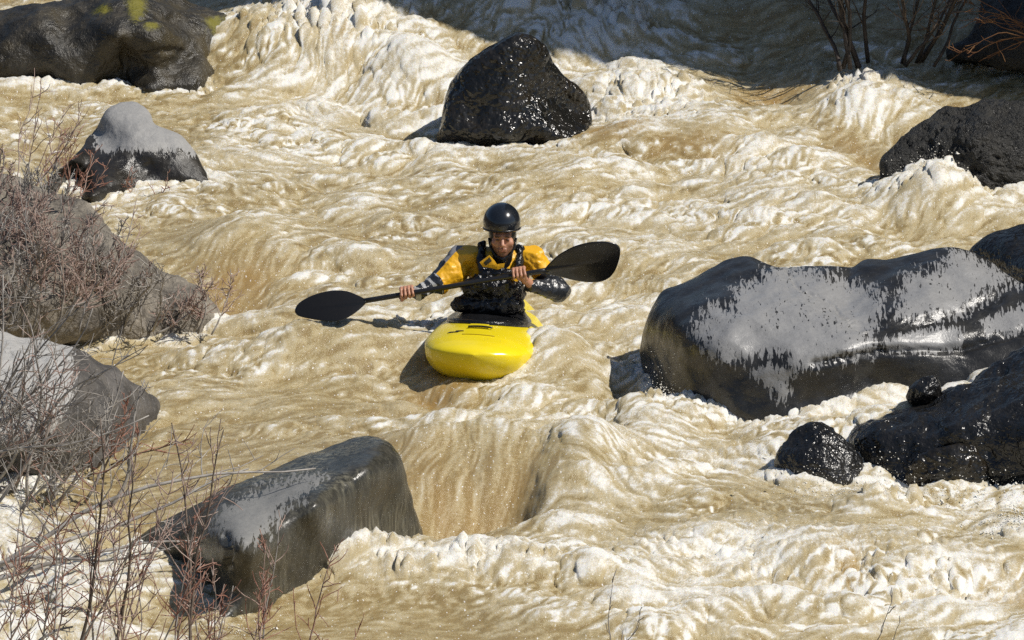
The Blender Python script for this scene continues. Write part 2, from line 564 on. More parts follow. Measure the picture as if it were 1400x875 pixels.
rock("glossy_boulder", [(596, 200), (606, 160), (611, 128), (628, 95), (652, 74), (686, 55), (708, 45), (729, 50), (746, 62), (757, 86), (776, 108), (796, 124), (807, 146), (808, 180), (795, 205), (720, 222), (640, 220)],
     (700, 140), [(608, 185, .16), (650, 187, .16), (700, 187, .16), (760, 184, .16), (800, 172, .18), (720, 218, -.1), (640, 216, -.1), (612, 130, .42), (630, 100, .58), (655, 78, .70), (690, 60, .80), (710, 50, .84), (735, 58, .80), (752, 85, .64), (776, 112, .47), (800, 135, .33),
      (650, 130, .44), (700, 120, .49), (735, 105, .54), (650, 165, .26), (700, 160, .29), (750, 150, .31), (755, 120, .44), (780, 150, .25), (800, 165, .18)],
     M_R_GLOSS, back=.5, rnd=.14, amp=.018, scale=.3, facet=.008, pit=.004, seed=17, label="glossy black pointed boulder with spray behind the kayaker")
rock("pitted_boulder", [(1198, 280), (1204, 240), (1209, 212), (1226, 194), (1260, 170), (1302, 150), (1345, 137), (1382, 142), (1430, 140), (1500, 170), (1540, 300), (1400, 305), (1300, 305)],
     (1330, 220), [(1205, 256, .12), (1260, 262, .12), (1330, 264, .12), (1400, 262, .12), (1500, 260, .12), (1210, 218, .30), (1262, 174, .48), (1305, 154, .56), (1345, 142, .62), (1400, 146, .62), (1480, 170, .56), (1290, 200, .40), (1345, 185, .50), (1400, 200, .42), (1250, 225, .26), (1330, 235, .26), (1300, 302, -.12), (1400, 302, -.12)],
     M_R_ROUGH, back=.7, rnd=.12, amp=.035, scale=.3, facet=.05, pit=.035, seed=19, label="coarse pitted black boulder at right edge of upper rapid")
def C8(X, Y): return (850 + .4685 * X, 290 + .4685 * Y)
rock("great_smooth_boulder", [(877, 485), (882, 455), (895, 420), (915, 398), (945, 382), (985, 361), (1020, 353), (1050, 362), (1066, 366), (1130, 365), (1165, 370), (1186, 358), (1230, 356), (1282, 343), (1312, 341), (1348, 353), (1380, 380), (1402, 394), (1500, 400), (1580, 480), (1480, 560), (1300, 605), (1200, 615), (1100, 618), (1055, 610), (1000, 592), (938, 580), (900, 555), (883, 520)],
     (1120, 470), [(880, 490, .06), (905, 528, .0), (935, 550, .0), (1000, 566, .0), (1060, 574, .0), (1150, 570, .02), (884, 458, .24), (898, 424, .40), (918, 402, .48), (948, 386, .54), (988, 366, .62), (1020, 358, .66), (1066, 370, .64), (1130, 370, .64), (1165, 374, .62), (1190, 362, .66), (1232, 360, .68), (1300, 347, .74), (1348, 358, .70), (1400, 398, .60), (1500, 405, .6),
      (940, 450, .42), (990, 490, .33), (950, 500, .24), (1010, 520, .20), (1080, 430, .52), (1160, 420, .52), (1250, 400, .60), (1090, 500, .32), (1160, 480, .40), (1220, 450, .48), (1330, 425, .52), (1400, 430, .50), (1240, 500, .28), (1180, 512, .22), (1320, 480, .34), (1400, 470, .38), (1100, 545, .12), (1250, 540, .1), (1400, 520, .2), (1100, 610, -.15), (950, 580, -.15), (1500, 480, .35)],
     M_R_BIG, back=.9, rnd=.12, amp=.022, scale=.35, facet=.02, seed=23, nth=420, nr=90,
     dry=(([C8(*q) for q in ((195, 350), (270, 262), (320, 290), (330, 215), (430, 172), (480, 160), (560, 172), (690, 205), (770, 240), (755, 320), (720, 360), (755, 405), (650, 425), (570, 445), (530, 470), (480, 432), (430, 415), (300, 445), (265, 420))], 44),  # pale patches here are sky sheen put into the colour
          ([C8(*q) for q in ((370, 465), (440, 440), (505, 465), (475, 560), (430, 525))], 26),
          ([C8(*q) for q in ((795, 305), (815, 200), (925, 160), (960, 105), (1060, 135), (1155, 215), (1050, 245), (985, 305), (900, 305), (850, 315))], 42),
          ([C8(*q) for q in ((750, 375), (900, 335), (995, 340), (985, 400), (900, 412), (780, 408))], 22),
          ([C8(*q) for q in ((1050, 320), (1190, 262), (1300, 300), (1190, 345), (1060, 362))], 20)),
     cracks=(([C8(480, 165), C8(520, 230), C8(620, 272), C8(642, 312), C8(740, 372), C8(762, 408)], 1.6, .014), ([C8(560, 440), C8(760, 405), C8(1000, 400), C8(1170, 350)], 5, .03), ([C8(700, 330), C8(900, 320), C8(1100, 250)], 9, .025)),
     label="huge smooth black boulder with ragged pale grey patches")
rock("rounded_back_boulder", [(1322, 350), (1345, 325), (1380, 312), (1420, 305), (1500, 330), (1500, 440), (1400, 430), (1370, 400), (1345, 368)], (1410, 360),
     [(1330, 348, .40), (1350, 328, .50), (1385, 316, .56), (1420, 311, .58), (1480, 335, .55), (1400, 360, .46), (1360, 375, .32), (1400, 410, .25), (1480, 420, .25), (1450, 380, .42)], M_R_DARK, back=.5, rnd=.1, amp=.02, scale=.3, seed=29,
     label="low dark boulder peeking from behind the huge smooth one")
rock("shadowed_ledge_boulder", [(1166, 610), (1176, 577), (1230, 562), (1290, 542), (1330, 516), (1370, 496), (1402, 474), (1500, 440), (1620, 560), (1560, 720), (1400, 715), (1300, 712), (1215, 705), (1180, 660)], (1340, 600),
     [(1172, 605, .16), (1180, 582, .24), (1230, 566, .30), (1290, 546, .36), (1330, 522, .42), (1370, 502, .47), (1402, 482, .52), (1500, 450, .6), (1220, 592, .25), (1300, 585, .33), (1400, 550, .46), (1195, 640, .06), (1215, 664, -.02), (1300, 668, -.02), (1400, 672, -.02), (1520, 680, -.02), (1300, 630, .13), (1400, 620, .22), (1300, 710, -.2), (1500, 560, .5)],
     M_R_DARK, back=.7, rnd=.08, amp=.050, scale=.24, facet=.035, seed=31, label="black wet ledge rock streaked with runoff at lower right")
rock("splashed_rock", [(1058, 670), (1066, 615), (1084, 590), (1110, 580), (1140, 586), (1162, 612), (1188, 650), (1195, 700), (1130, 712), (1070, 702)], (1125, 645),
     [(1066, 660, 0), (1120, 672, -.01), (1186, 662, -.01), (1070, 620, .17), (1088, 595, .26), (1112, 586, .30), (1140, 592, .27), (1160, 618, .18), (1120, 630, .16), (1130, 708, -.15)], M_R_DARK, back=.35, rnd=.06, amp=.04, scale=.2, facet=.015, seed=37,
     label="rough black rock splashed with droplets beside the ledge")
rock("shiny_wet_rock", [(1236, 655), (1252, 626), (1284, 612), (1330, 608), (1350, 640), (1350, 690), (1245, 690)], (1295, 650),
     [(1240, 664, .0), (1300, 668, .0), (1345, 668, .0), (1255, 630, .16), (1286, 617, .22), (1330, 614, .23), (1290, 640, .13), (1345, 640, .12), (1300, 688, -.12)], M_R_GLOSS, back=.15, rnd=.04, amp=.015, scale=.2, seed=41,
     label="little shiny black rock in front of the ledge rock")
rock("pebbly_rock", [(1240, 545), (1248, 525), (1262, 514), (1280, 516), (1288, 535), (1286, 556), (1260, 565)], (1264, 538),
     [(1244, 546, .33), (1286, 546, .33), (1262, 520, .45), (1278, 522, .44), (1262, 540, .38), (1262, 562, .25)], M_R_DARK, back=.2, rnd=.04, amp=.015, scale=.1, seed=43, nth=120, nr=30,
     label="fist-sized black rock in trickle between two big boulders")
rock("drowned_rock", [(782, 60), (788, 30), (800, 20), (814, 26), (824, 50), (820, 70), (795, 75)], (803, 48),
     [(786, 52, .30), (820, 54, .30), (800, 26, .44), (812, 32, .42), (800, 50, .33), (800, 72, .15)], M_R_GLOSS, back=.2, rnd=.04, amp=.03, scale=.15, seed=47, nth=120, nr=30,
     label="dark rock tip awash above the pointed boulder")
rock("shaded_bank_rock", [(1300, 75), (1322, 50), (1345, 10), (1380, -40), (1500, -70), (1700, -40), (1700, 100), (1450, 95), (1350, 92)], (1430, 30),
     [(1310, 70, .42), (1345, 74, .42), (1420, 76, .42), (1600, 76, .42), (1345, 20, .64), (1385, -30, .82), (1500, -60, .95), (1400, 40, .60), (1500, 20, .74), (1600, -30, .90), (1450, 92, .25)], M_R_ROUGH, back=.8, rnd=.15, amp=.06, scale=.4, facet=.08, seed=59,
     label="black bank rock in deep shade at top right corner")
# ------------------------------------------------------------------ the river
# how much of the surface is white, by eye, on a coarse plan of the reach (rows run downstream)
FOAM = [
    "4444444555555556543222222222",   # 0
    "4444444688887888866322222233",   # 50
    "5554445899998888998654466444",   # 100
    "6665568899999789999766698655",   # 150
    "6655567788887778999888886544",   # 200
    "5566665666666667888888887788",   # 250
    "5555566666655666677777777666",   # 300
    "5556547666555566777666666555",   # 350
    "4445576666666667778777777777",   # 400
    "4544677777777777888877777777",   # 450
    "4443555666666676888888888888",   # 500
    "4433345666778888888888777777",   # 550
    "6533334445566777888887766666",   # 600
    "8643333345654568777766677777",   # 650
    "9874333345454468876655568888",   # 700
    "9987433367999999888877789999",   # 750
    "9998633333456788999888899998",   # 800
    "9998644333333344678888776778",   # 850
]
assert all(len(r) == 28 for r in FOAM), [len(r) for r in FOAM]
FG = np.array([[int(c) for c in r] for r in FOAM], float) / 9.0

# tensor grid: fine under the view, growing coarser outwards
def axis(lo, hi, step, out, growth=1.16):
    core = list(np.arange(lo, hi, step))
    s = step; x = lo; left = []
    while x > -out:
        s *= growth; x -= s; left.append(x)
    s = step; x = core[-1]; right = []
    while x < out:
        s *= growth; x += s; right.append(x)
    return np.array(left[::-1] + core + right, F32)


DX, DY = WATER_STEP
xs = axis(-4.7, 4.7, DX, 45.0)
ys = axis(-7.2, 10.6, DY, 60.0)
NX, NY = len(xs), len(ys)
GX, GY = np.meshgrid(xs, ys)            # (NY, NX)
hx = np.gradient(xs)[None, :]; hy = np.gradient(ys)[:, None]

# photo pixel of each plan point (used only to look the hand-made plans up)
dz = -CAM[2]
dyc = GY - CAM[1]
depth = dyc * FWD[1] + dz * FWD[2]
PXg = 700 + FPX * GX / depth
PYg = 437.5 - FPX * (dyc * UPV[1] + dz * UPV[2]) / depth


def bilinear(arr, fx, fy):
    h, w = arr.shape
    fx = np.clip(fx, 0, w - 1.001); fy = np.clip(fy, 0, h - 1.001)
    x0 = fx.astype(np.int32); y0 = fy.astype(np.int32)
    tx = (fx - x0).astype(F32); ty = (fy - y0).astype(F32)
    return (arr[y0, x0] * (1 - tx) * (1 - ty) + arr[y0, x0 + 1] * tx * (1 - ty)
            + arr[y0 + 1, x0] * (1 - tx) * ty + arr[y0 + 1, x0 + 1] * tx * ty)


wob = 26 * perlin2(GX * 1.7, GY * 1.1, 90)
DENS = bilinear(FG, (PXg - 25 + wob) / 50, (PYg - 25 + wob * 0.6) / 50).astype(F32)

# lie of the streaks and crest lines, by eye: (pixel x, pixel y, slope in degrees as seen from the bank)
LIE = [(450, 100, 55), (550, 240, 5), (300, 250, -8), (860, 130, -30), (1000, 200, 10), (1150, 200, 35), (950, 290, 24), (850, 340, 26), (750, 400, 24), (1150, 310, 14),
       (500, 350, 4), (450, 450, 10), (350, 520, 8), (250, 580, 15), (530, 560, 4), (800, 460, 38), (850, 540, 28), (700, 660, 70), (600, 660, 80), (850, 650, -35), (950, 640, -14),
       (1050, 700, -24), (900, 760, 0), (700, 790, 0), (500, 840, 5), (1100, 800, 10), (1300, 760, 14), (1300, 830, 0), (60, 760, -28), (120, 830, 0), (1000, 110, 4), (1250, 120, 12),
       (1350, 90, 12), (700, 30, 0), (300, 640, 20), (560, 130, 20), (400, 200, 0), (200, 350, 0), (330, 380, 65), (330, 450, 5)]
c2 = np.zeros_like(GX); s2_ = np.zeros_like(GX); ws = np.zeros_like(GX)
for px, py, a in LIE:
    p = at_z(px, py)
    w = 1.0 / ((GX - p[0]) ** 2 + ((GY - p[1]) * 0.4) ** 2 + 0.05) ** 1.5
    c2 += w * math.cos(2 * R(a)); s2_ += w * math.sin(2 * R(a)); ws += w
la = 0.5 * np.arctan2(s2_, c2)
vx = np.cos(la); vy = np.sin(la) / 0.42
# turbulence: curl of a noise potential
def curl(scale, seed, amp):
    p = perlin2(GX / scale, GY / scale, seed)
    py_, px_ = np.gradient(p)
    return amp * (py_ / hy) * scale, -amp * (px_ / hx) * scale
for sc, sd, am in ((0.9, 5, .30), (0.36, 6, .20), (0.16, 7, .15)):
    cx, cy = curl(sc, sd, am)
    vx += cx * (0.35 + DENS); vy += cy * (0.35 + DENS)
vx = vx.astype(F32); vy = vy.astype(F32)
II, JJ = np.meshgrid(np.arange(NX, dtype=F32), np.arange(NY, dtype=F32))


def lic(img, length, steps):
    """average a field along the flow, metres length in total: streaks"""
    acc = img.copy(); wsum = 1.0
    for sgn in (1, -1):
        fx = II.copy(); fy = JJ.copy()
        dt = sgn * length / (2 * steps)
        for k in range(steps):
            ux = bilinear(vx, fx, fy); uy = bilinear(vy, fx, fy)
            ix = np.clip(fx, 0, NX - 1).astype(np.int32); iy = np.clip(fy, 0, NY - 1).astype(np.int32)
            fx = fx + ux * dt / hx[0, ix]; fy = fy + uy * dt / hy[iy, 0]
            w = 1 - (k + 1) / (steps + 1.0)
            acc += w * bilinear(img, fx, fy); wsum += w
    return acc / wsum


# ---- plan features: (pixel x, pixel y on the flat plane, half size across m, half size along m, turn deg, height m)
def gauss(px, py, sx, sy, ang, h, p=2.0):
    c = at_z(px, py)
    a = R(ang)
    dx = GX - c[0]; dy = GY - c[1]
    u = (dx * math.cos(a) + dy * math.sin(a)) / sx
    v = (-dx * math.sin(a) + dy * math.cos(a)) / sy
    return h * np.exp(-(u * u + v * v) ** (p / 2))


def drop(px0, px1, py, h, wid, soft=0.25):
    """a ledge: water upstream of the line stands h higher, falling over wid metres"""
    y0 = at_z(700, py)[1]
    x0 = at_z(px0, py)[0]; x1 = at_z(px1, py)[0]
    lat = sstep(x0 - soft, x0 + soft, GX) * (1 - sstep(x1 - soft, x1 + soft, GX))
    yy = GY + 0.25 * perlin2(GX * 1.3, GX * 0 + 3.3, 71)
    return lat, sstep(y0 - wid, y0 + wid, yy) * h


H = np.zeros_like(GX)
# upstream pool stands higher than the rapid
y_l = at_z(700, 118)[1]
yy = GY + 0.35 * perlin2(GX * 0.9, GX * 0 + 1.3, 72) + 0.1 * perlin2(GX * 3, GX * 0 + 8, 73)
H += 0.34 * sstep(y_l - 1.3, y_l + 1.1, yy)
H += 0.10 * sstep(at_z(700, 300)[1] - 2.0, at_z(700, 300)[1] + 2.0, GY)
FEAT = [
    # foam piles around the centre boulder
    (440, 120, .60, .40, 0, .28), (400, 85, .30, .30, 0, .16), (510, 95, .35, .32, 0, .22), (570, 140, .30, .30, 0, .18),
    (690, 92, .75, .22, 0, .20), (600, 110, .25, .30, 0, .14), (810, 105, .40, .35, -15, .16), (880, 160, .45, .45, -20, .16), (850, 215, .30, .3, 0, .10),
    (960, 210, .5, .5, 0, .10), (1180, 175, .42, .4, 0, .17), (1120, 140, .4, .3, 0, .10), (1060, 150, .35, .3, 0, -.12), (1200, 235, .2, .4, 20, -.08),
    (1280, 290, .28, .35, 0, .20), (1230, 270, .15, .2, 0, .08), (1380, 275, .3, .3, 0, .10), (960, 90, .5, .3, 0, .10), (1070, 95, .3, .3, 0, .12),
    (860, 60, .35, .4, 0, .22), (795, 62, .2, .3, 0, .12), (300, 120, .4, .3, 0, .05), (335, 110, .25, .35, 0, .07),
    # left pour-over hole
    (320, 345, .30, .35, 10, .14), (325, 415, .32, .38, 0, -.16), (380, 440, .5, .35, 0, .06), (300, 290, .5, .4, 0, .05),
    # around the kayak
    (520, 480, .45, .5, 15, .06), (800, 505, .35, .6, -15, .10), (590, 540, .14, .36, 10, -.07), (640, 565, .2, .2, 0, -.02), (645, 590, .35, .25, 0, .05),
    (480, 350, .6, .4, 0, .05), (850, 360, .7, .4, -20, .06), (850, 520, .20, .40, 0, -.12), (900, 565, .25, .25, 0, .09), (1040, 610, .30, .3, 0, .07),
    # the hole below the kayak
    (425, 490, .42, .30, 0, .25), (760, 500, .18, .35, 0, .10), (500, 470, .25, .3, 0, .06), (780, 470, .25, .5, 0, .07),
    (640, 622, .55, .36, 0, .14), (560, 640, .30, .35, 8, .06), (785, 650, .17, .55, -8, .16), (860, 660, .35, .6, 0, .08),
    (668, 690, .40, .34, 0, -.27, 3.0), (590, 705, .22, .34, 0, -.10), (622, 672, .11, .34, 12, .055), (672, 655, .09, .28, -10, .03), (500, 765, .30, .30, 0, .10), (630, 790, .75, .26, 0, .10), (800, 800, .45, .45, 0, .08),
    (980, 700, .5, .6, 0, .08), (1120, 760, .3, .5, 0, .06), (1210, 705, .22, .3, 0, .12), (1160, 780, .15, .4, 0, -.06), (1300, 770, .5, .4, 0, .14), (1390, 730, .2, .3, 0, .10),
    (900, 830, .6, .4, 0, .06), (1380, 810, .35, .4, 0, -.08), (450, 850, .8, .4, 0, -.04), (60, 760, .5, .5, 0, .12), (110, 830, .5, .45, 0, .10), (230, 790, .4, .3, 0, .06),
    (250, 745, .4, .25, 0, -.05), (330, 700, .6, .3, 10, .06), (180, 600, .5, .5, 0, .02),
    (1130, 600, .30, .35, 0, .10), (1200, 560, .40, .25, 10, .10),
]
SMOOTH = np.zeros_like(GX)
for f in FEAT:
    H += gauss(*f)
# glassy tongues where the water is unbroken
for px, py, sx, sy, a, k in ((675, 665, .42, .60, 0, 1.0), (590, 670, .22, .7, 8, .8), (325, 385, .26, .55, 0, 1.0), (1060, 145, .35, .35, 0, .7), (1190, 225, .22, .7, 25, .8),
                             (600, 530, .22, .6, 10, .9), (500, 850, .9, .7, 0, .85), (820, 60, .2, .5, 0, .8), (880, 45, .3, .5, 0, .7), (330, 640, .7, 1.0, 20, .8), (400, 560, .6, .5, 10, .4),
                             (800, 205, .22, .35, 0, .8), (930, 222, .3, .25, 0, .6), (1390, 790, .3, .5, 0, .8), (540, 620, .3, .4, 0, .5), (1100, 720, .5, .35, 0, .35), (250, 330, .35, .4, 0, .5), (1080, 40, 1.0, 1.3, 0, .6), (980, 150, .3, .3, 0, .4)):
    SMOOTH = np.maximum(SMOOTH, gauss(px, py, sx, sy, a, k, 3.0))
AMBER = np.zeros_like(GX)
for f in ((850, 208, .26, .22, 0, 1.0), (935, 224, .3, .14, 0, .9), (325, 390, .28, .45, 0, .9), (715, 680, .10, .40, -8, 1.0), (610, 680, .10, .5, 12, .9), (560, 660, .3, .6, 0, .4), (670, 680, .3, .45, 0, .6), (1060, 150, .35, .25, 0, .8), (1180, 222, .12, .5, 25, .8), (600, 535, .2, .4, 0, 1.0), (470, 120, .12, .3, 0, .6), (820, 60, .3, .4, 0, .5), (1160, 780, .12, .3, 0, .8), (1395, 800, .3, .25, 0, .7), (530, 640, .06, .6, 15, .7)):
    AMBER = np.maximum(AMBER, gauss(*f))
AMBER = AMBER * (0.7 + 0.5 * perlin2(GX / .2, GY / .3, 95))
DENS = np.clip(DENS * (1 - 0.75 * SMOOTH), 0, 1).astype(F32)
TURB = (0.20 + 0.82 * DENS) * (1 - 0.7 * SMOOTH)

# ---- white water where the current meets rock and boat
def box(a, n):
    for _ in range(2):
        for ax in (0, 1):
            c = np.cumsum(np.pad(a, [(n + 1, n) if q == ax else (0, 0) for q in (0, 1)], mode='edge'), axis=ax)
            m = a.shape[ax]
            a = (np.take(c, np.arange(2 * n + 1, 2 * n + 1 + m), ax) - np.take(c, np.arange(0, m), ax)) / (2 * n + 1)
    return a
ras = np.zeros(GX.shape, np.float64)
for o in [o for o in COL.objects if o.get("category") == "boulder" and o.name not in ("foam_rock", "drowned_rock")]:
    v_ = np.empty(len(o.data.vertices) * 3, F32); o.data.vertices.foreach_get("co", v_); v_ = v_.reshape(-1, 3)
    ii_ = np.clip(np.searchsorted(xs, v_[:, 0]), 0, NX - 1); jj_ = np.clip(np.searchsorted(ys, v_[:, 1]), 0, NY - 1)
    near = np.abs(v_[:, 2] - H[jj_, ii_] - .02) < .06
    ras[jj_[near], ii_[near]] = 1
PROX = np.clip(box(ras, 7) * 9, 0, 1) * .75 + np.clip(box(ras, 3) * 5, 0, 1) * .25
PROX = (PROX * (.55 + .45 * np.clip(perlin2(GX / .35, GY / .35, 171) * 1.6 + .4, 0, 1))).astype(F32)
BYAW = R(5.5)
bs = (GX - at_y(668, 430, -.55)[0]) * -math.sin(BYAW) + (GY + .55) * -math.cos(BYAW)
by = (GX - at_y(668, 430, -.55)[0]) * math.cos(BYAW) - (GY + .55) * math.sin(BYAW)
hb = np.interp(bs, [-1.4, -1.2, -.8, -.3, .3, .7, 1.0, 1.1], [0, .07, .2, .28, .31, .28, .16, 0])
db = np.where(bs > 1.1, bs - 1.1 + np.abs(by), np.abs(by) - hb)
near = np.exp(-(np.clip(db, 0, 9) / .16) ** 2) * sstep(-1.7, -1.3, bs)
right = sstep(-.1, .15, by)
H += near * (right * .035 * sstep(.65, .1, bs) + (1 - right) * (.05 * sstep(.7, .2, bs) + .05 * sstep(.5, .9, bs)) - .03 * right * sstep(.2, 0, bs))
PROX = np.maximum(PROX, near * (right * .8 * sstep(1.2, .7, bs) * sstep(-.5, .2, bs) + (1 - right) * (.6 * sstep(.75, .3, bs) + .45 * sstep(.8, 1.1, bs))))
# ---- chop: sharp-crested ridges at every size, drawn out along the current; white where they break
wx = GX + 0.16 * perlin2(GX * 1.1, GY * 0.8, 21) + 0.05 * perlin2(GX * 3.1, GY * 2.3, 22)
wy = GY + 0.22 * perlin2(GX * 1.0, GY * 0.9, 23) + 0.07 * perlin2(GX * 2.9, GY * 2.7, 24)
rid = lambda n: 1 - np.abs(n) * 1.7
def wave(lx, ly, seed):
    """long-crested standing waves: sharp on top, leaning downstream"""
    y2 = wy + .10 * ly * perlin2(GX / .3, GY / .3, seed + 7)
    n_ = rid(perlin2(wx / lx, y2 / ly, seed))
    return n_.astype(F32)
big = wave(1.9, .95, 31); mid = wave(.95, .46, 32)
bigN = (big - big.mean()) / big.std(); midN = (mid - mid.mean()) / mid.std()
PAT = 0
CH = 0.10 * (big - .5) + 0.050 * (mid - .5) + 0.06 * perlin2(wx / 1.7, wy / 1.3, 34)
FR = 0
for k, (sc, wgt, amp) in enumerate(((0.62, .80, .018), (0.33, .80, .0095), (0.175, .80, .0034), (0.094, .78, .0022), (0.050, .74, .0026), (0.028, .62, .0017))):
    ox = sc * .28 * perlin2(wx / (sc * .8), wy / (sc * .8), 140 + k); oy = sc * .28 * perlin2(wx / (sc * .8), wy / (sc * .8), 150 + k)
    n_ = .55 * rid(perlin2((wx + ox) / (sc * 1.25), (wy + oy) / sc, 130 + k)) + .75 * perlin2(wx / (sc * .5), wy / (sc * .5), 160 + k)
    n_ = lic(n_.astype(F32), sc * 0.48, 5 if sc > .06 else 2)
    n_ = (n_ - n_.mean()) / n_.std()
    PAT = PAT + wgt * n_
    FR = FR + amp * n_
fine = perlin2(GX / 0.021, GY / 0.034, 45)
cell = np.abs(perlin2(GX / 0.050 + .4 * fine, GY / 0.060, 46))
H = H + CH * TURB
# ---- foam cover
s1 = lic(fbm2(wx / 0.70, wy / 0.70, 5, 51, 0.66).astype(F32), 0.22, 4)
s4 = lic(perlin2(GX / 0.024, GY / 0.045, 58) + .6 * perlin2(GX / .05, GY / .09, 59), 0.12, 6)
s1 = s1 / s1.std(); s4 = s4 / s4.std()
pat = 0.50 * s1 + 0.80 * PAT / PAT.std() + .26 * s4 + .35 * bigN + .30 * midN
pat = pat / pat.std()
foam = 1 / (1 + np.exp(-(pat * 0.95 + (DENS - 0.80) * 5.4 + 2.2 * PROX * (1 - .6 * SMOOTH)) * 1.05))
foam = foam.astype(F32)
froth = foam * sstep(.45, .95, DENS)
H = H + FR * (0.35 + 0.65 * TURB) * (1 - .6 * SMOOTH) + froth * (0.010 * np.clip(fine, 0, 2) ** 1.4 + 0.007 * np.clip(perlin2(GX / .034, GY / .055, 47), -1, 1) + 0.0035 * (.25 - cell))
H = H + 0.004 * (1 - froth) * (perlin2(wx / 0.12, wy / 0.10, 61) + .6 * perlin2(wx / .05, wy / .05, 62))
H = H + PROX * (.012 + .009 * PAT / PAT.std())

# spray-torn rims: spiky crest lines
for px, py, sx, sy, k in ((700, 85, .95, .20, .16), (840, 100, .35, .28, .12), (905, 560, .14, .16, .07), (1385, 740, .2, .25, .02), (1290, 285, .30, .25, .05), (1220, 705, .2, .2, .10),
                          (480, 85, .6, .3, .08), (1180, 150, .3, .25, .08), (620, 785, .8, .25, .05), (1000, 760, .8, .5, .03), (450, 110, .6, .5, .08), (900, 170, .5, .6, .05), (100, 800, .5, .5, .03), (1300, 790, .5, .4, .04)):
    g = gauss(px, py, sx, sy, 0, 1.0, 3.0)
    sp = np.clip(perlin2(GX / 0.040, GY / 0.16, 81) + .7 * perlin2(GX / .022, GY / .07, 82) + .4 * perlin2(GX / .15, GY / .3, 83), 0, 2) ** 1.8
    H += g * k * sp
    foam = np.maximum(foam, g * 0.9)

# the chute that runs between the two big boulders at the right and drops past the splashed rock
for px, py, zz, sx, sy in ((1420, 478, .42, .25, .16), (1370, 497, .40, .24, .16), (1320, 518, .37, .24, .17), (1265, 540, .33, .24, .18), (1205, 552, .28, .24, .18), (1150, 565, .22, .22, .18), (1112, 590, .13, .16, .16), (1180, 640, .08, .14, .2)):
    c_ = at_z(px, py, zz)
    g = np.exp(-(((GX - c_[0]) / sx) ** 2 + ((GY - c_[1]) / sy) ** 2) ** 1.5)
    H = np.where(g > .02, np.maximum(H, (zz - .04 + .005 * PAT) * g + H * (1 - g)), H)
    foam = np.maximum(foam, g * np.clip(.30 + .22 * PAT, 0, 1) * (1 if px < 1300 else .5))
# choppy: pull the surface sideways towards its crests
def blur(a, n):
    for _ in range(n):
        a = (np.roll(a, 1, 0) + np.roll(a, -1, 0) + 2 * a) / 4
        a = (np.roll(a, 1, 1) + np.roll(a, -1, 1) + 2 * a) / 4
    return a
Hb = blur(H, 6)
gy_, gx_ = np.gradient(Hb)
gx_ = gx_ / hx; gy_ = gy_ / hy
core = (sstep(-4.9, -4.5, GX) * (1 - sstep(4.5, 4.9, GX)) * sstep(-7.4, -7.0, GY) * (1 - sstep(10.4, 10.8, GY)))
H = H * core + (1 - core) * (0.44 * sstep(y_l - 1.3, y_l + 1.1, GY) + .06 * perlin2(GX / 3, GY / 3, 35))
X2 = GX - core * 0.045 * np.clip(gx_, -1.2, 1.2)
Y2 = GY - core * 0.060 * np.clip(gy_, -1.2, 1.2) - core * 0.10 * np.clip(Hb - blur(H, 30), -.1, .2)
HB_SMALL = Hb


def water_z(x, y):
    i = np.interp(x, xs, np.arange(NX)); j = np.interp(y, ys, np.arange(NY))
    return float(HB_SMALL[int(round(j)), int(round(i))])


wv = np.stack([X2, Y2, H], -1).reshape(-1, 3)
ii = np.arange(NX * NY, dtype=np.int32).reshape(NY, NX)
wf = np.stack([ii[:-1, :-1], ii[:-1, 1:], ii[1:, 1:], ii[1:, :-1]], -1).reshape(-1, 4)

t = NT("muddy_water")
fo = t.attr("foam"); wu = t.attr("wux"); wv_ = t.attr("wuy")
cmb = t.n("CombineXYZ"); t.l(wu, cmb.inputs[0]); t.l(wv_, cmb.inputs[1])
fn = t.noise(38, 5, 0.72, cmb.outputs[0], 0.5)
fn2 = t.noise(120, 3, 0.65, t.pos((1, .6, 1)))
f1 = t.math('ADD', fo, t.math('MULTIPLY', t.math('SUBTRACT', fn, 0.5), 1.1))
f1 = t.math('ADD', f1, t.math('MULTIPLY', t.math('SUBTRACT', fn2, 0.5), .8))
sd = t.attr("strand")
f1 = t.math('ADD', f1, t.math('MULTIPLY', sd, 0.20))
cov = t.ss(f1, 0.05, 1.05)
mudn = t.noise(1.6, 4, 0.6, cmb.outputs[0], 0.4)
mud = t.mix(t.ss(mudn, .3, .7), (0.362, 0.286, 0.142), (0.438, 0.360, 0.205))
mud = t.mix(t.ss(f1, -.25, .32), (0.275, 0.200, 0.088), mud)
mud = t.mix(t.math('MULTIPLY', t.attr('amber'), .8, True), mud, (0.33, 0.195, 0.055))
foamc = t.mix(t.ss(f1, .40, 1.2), (0.56, 0.49, 0.345), (0.82, 0.805, 0.745))
colr = t.mix(cov, mud, foamc)
# white flecks that paint sun glints into the water colour
vn = t.n("TexVoronoi", feature='F1'); vn.inputs["Scale"].default_value = 62
wp = t.n("VectorMath", operation='ADD'); t.l(t.pos((1, .55, 1)), wp.inputs[0])
nz = t.n("TexNoise"); nz.inputs["Scale"].default_value = 55; t.l(t.pos(), nz.inputs["Vector"])
sc3 = t.n("VectorMath", operation='SCALE'); t.l(nz.outputs[1], sc3.inputs[0]); sc3.inputs["Scale"].default_value = .02
t.l(sc3.outputs[0], wp.inputs[1]); t.l(wp.outputs[0], vn.inputs["Vector"])
sep = t.n("SeparateColor"); t.l(vn.outputs["Color"], sep.inputs[0])
pick = t.math('GREATER_THAN', t.math('ADD', sep.outputs[0], t.math('MULTIPLY', cov, .22)), .84)
dot = t.math('MULTIPLY', t.ss(vn.outputs["Distance"], .30, .12), pick)
colr = t.mix(t.math('MULTIPLY', dot, .9), colr, (0.88, 0.87, 0.83))
t.set(Base_Color=colr, Roughness=1.0)
